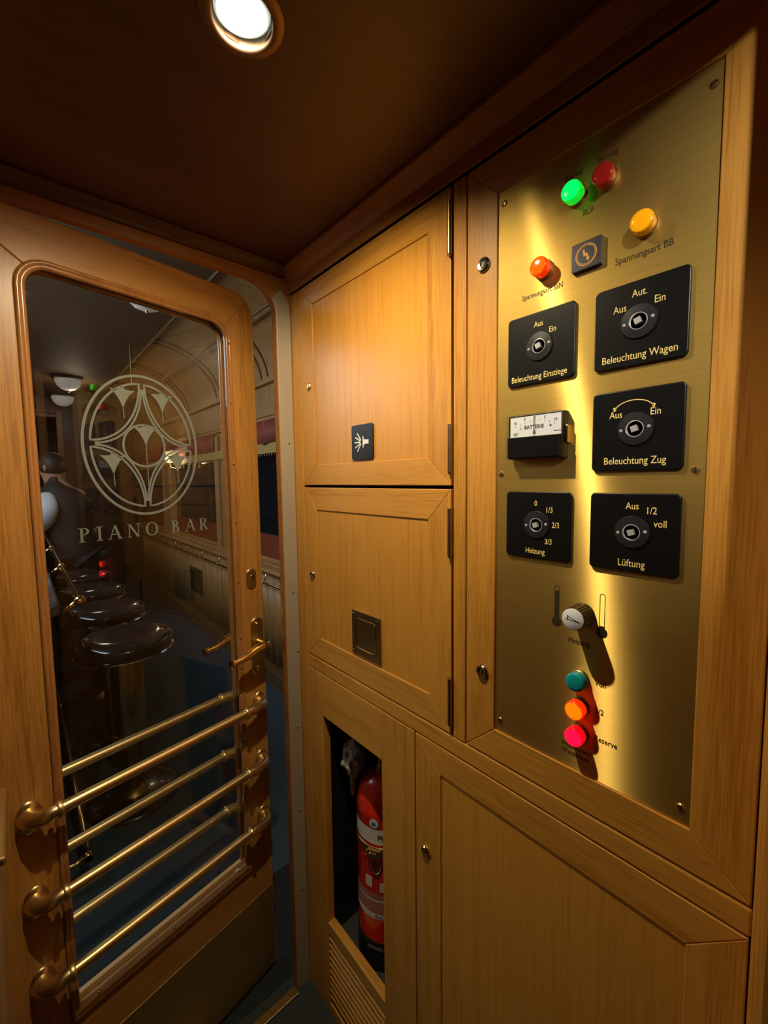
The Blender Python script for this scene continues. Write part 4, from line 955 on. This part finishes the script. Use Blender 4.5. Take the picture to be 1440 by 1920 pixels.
# pelvis, waist, chest, neck, head ; legs ; arms   (leaning towards -x, facing -x/+y)
V_ = [(.02, 0, .93), (.02, .0, 1.10), (-.01, .0, 1.30), (-.05, .02, 1.44), (-.085, .03, 1.52), (-.10, .03, 1.60), (-.11, .04, 1.67),
      (-.08, 0, .86), (-.09, .02, .50), (-.09, .0, .10), (-.10, .10, .03), (.12, 0, .86), (.13, .0, .50), (.13, -.02, .10), (.12, .08, .03),
      (-.15, -.06, 1.37), (-.155, -.13, 1.24), (-.215, .10, 1.09), (-.215, .21, 1.075),
      (.11, .02, 1.39), (.13, .08, 1.18), (.04, .23, 1.10), (-.02, .27, 1.09)]
E_ = [(0, 1), (1, 2), (2, 3), (3, 4), (4, 5), (5, 6), (0, 7), (7, 8), (8, 9), (9, 10), (0, 11), (11, 12), (12, 13), (13, 14), (3, 15), (15, 16), (16, 17), (17, 18), (3, 19), (19, 20), (20, 21), (21, 22)]
R_ = [(.12, .09), (.11, .085), (.13, .09), (.075, .055), (.055, .055), (.082, .09), (.085, .095), .09, .062, .045, .04, .09, .062, .045, .04, .06, .048, .034, .028, .06, .048, .034, .028]
body = skinned('body', V_, E_, R_, skin, pe)
b = B(); bmesh.ops.create_uvsphere(b, u_segments=32, v_segments=20, radius=1)
for v in b.verts:
    v.co = Vector((v.co.x*.101, v.co.y*.108, v.co.z*.112))+Vector((-.098, .030, 1.665)); 
    if v.co.z < 1.60: v.co.z = 1.60+(v.co.z-1.60)*.5; 
    v.co += Vector((.006, -.010, 0))
fin('hair', b, hairm, pe, smooth=True)
b = B(); rings = []
for cx_, cy_, cz_, rx_, ry_ in ((.03, 0, .82, .185, .135), (.03, 0, .90, .190, .14), (.02, 0, 1.02, .165, .125), (.01, 0, 1.14, .17, .13), (-.01, 0, 1.27, .195, .14), (-.03, .005, 1.36, .205, .135), (-.045, .01, 1.42, .185, .115), (-.06, .015, 1.465, .155, .105), (-.072, .02, 1.49, .115, .09), (-.080, .025, 1.515, .08, .075), (-.084, .03, 1.53, .070, .068), (-.088, .03, 1.56, .063, .064)):
    rings.append([b.verts.new((cx_+rx_*math.cos(t)*(1-.12*abs(math.sin(t))), cy_+ry_*math.sin(t), cz_-.03*(abs(math.cos(t))**3)*(cz_ > 1.4))) for t in [2*PI*k/32 for k in range(32)]])
for i in range(len(rings)-1):
    for k in range(32): b.faces.new((rings[i][k], rings[i][(k+1) % 32], rings[i+1][(k+1) % 32], rings[i+1][k]))
b.faces.new(rings[0][::-1]); fin('waistcoat', b, suit, pe, smooth=True, auto=70)
Vr = [(.02, 0, .96), (-.08, 0, .84), (-.09, .02, .50), (-.09, .0, .08), (.12, 0, .84), (.13, 0, .5), (.13, -.02, .08)]
skinned('trousers', Vr, [(0, 1), (1, 2), (2, 3), (0, 4), (4, 5), (5, 6)], [(.17, .13), .105, .08, .07, .105, .08, .07], suit, pe)
Vs = [(-.14, -.03, 1.400), (-.155, -.09, 1.36), (-.150, -.155, 1.29), (-.165, -.11, 1.20), (-.205, .03, 1.12), (-.215, .14, 1.085)]
skinned('sleeve', Vs, [(i, i+1) for i in range(5)], [.060, .082, .088, .076, .055, .040], shirt, pe)
Vs = [(.08, .03, 1.39), (.11, .03, 1.38), (.13, .08, 1.18), (.09, .17, 1.12), (.04, .23, 1.10)]
skinned('sleeve', Vs, [(i, i+1) for i in range(4)], [.060, .070, .062, .05, .040], suit, pe)
for sx, hx, hy, hz in ((-1, -.215, .21, 1.075), (1, -.02, .27, 1.09)):
    vs = [(hx, hy-.02, hz), (hx, hy+.03, hz)]; es = [(0, 1)]; rs_ = [(.030, .016), (.036, .014)]
    for k, (dx_, ln) in enumerate(((-.026, .062), (-.009, .074), (.009, .070), (.026, .055))):
        i0 = len(vs); vs += [(hx+dx_, hy+.055, hz), (hx+dx_*1.1, hy+.055+ln*.5, hz-.006), (hx+dx_*1.1, hy+.055+ln, hz-.020)]; es += [(1, i0), (i0, i0+1), (i0+1, i0+2)]; rs_ += [.0095, .0085, .007]
    i0 = len(vs); vs += [(hx-sx*.038, hy+.015, hz-.004), (hx-sx*.055, hy+.045, hz-.008)]; es += [(0, i0), (i0, i0+1)]; rs_ += [.011, .009]
    skinned('hand', vs, es, rs_, skin, pe)
b = B()
bmesh.ops.create_uvsphere(b, u_segments=14, v_segments=10, radius=1)
for v in b.verts: v.co = Vector((v.co.x*.012, v.co.y*.020, v.co.z*.032))+Vector((-.145, -.055, 1.640))
fin('ear', b, skin, pe, smooth=True)
for x_ in (-.095, .125): 
    b = B(); prism(b, [(x_-.045, -.09, 0), (x_+.045, -.09, 0), (x_+.05, .08, 0), (x_+.03, .17, 0), (x_-.03, .17, 0), (x_-.05, .08, 0)], (0, 0, .075))
    fin('shoe', b, blacks, pe, bevel=.02, seg=3)

for o in bpy.data.objects:
    if '_inv' in o: del o['_inv']
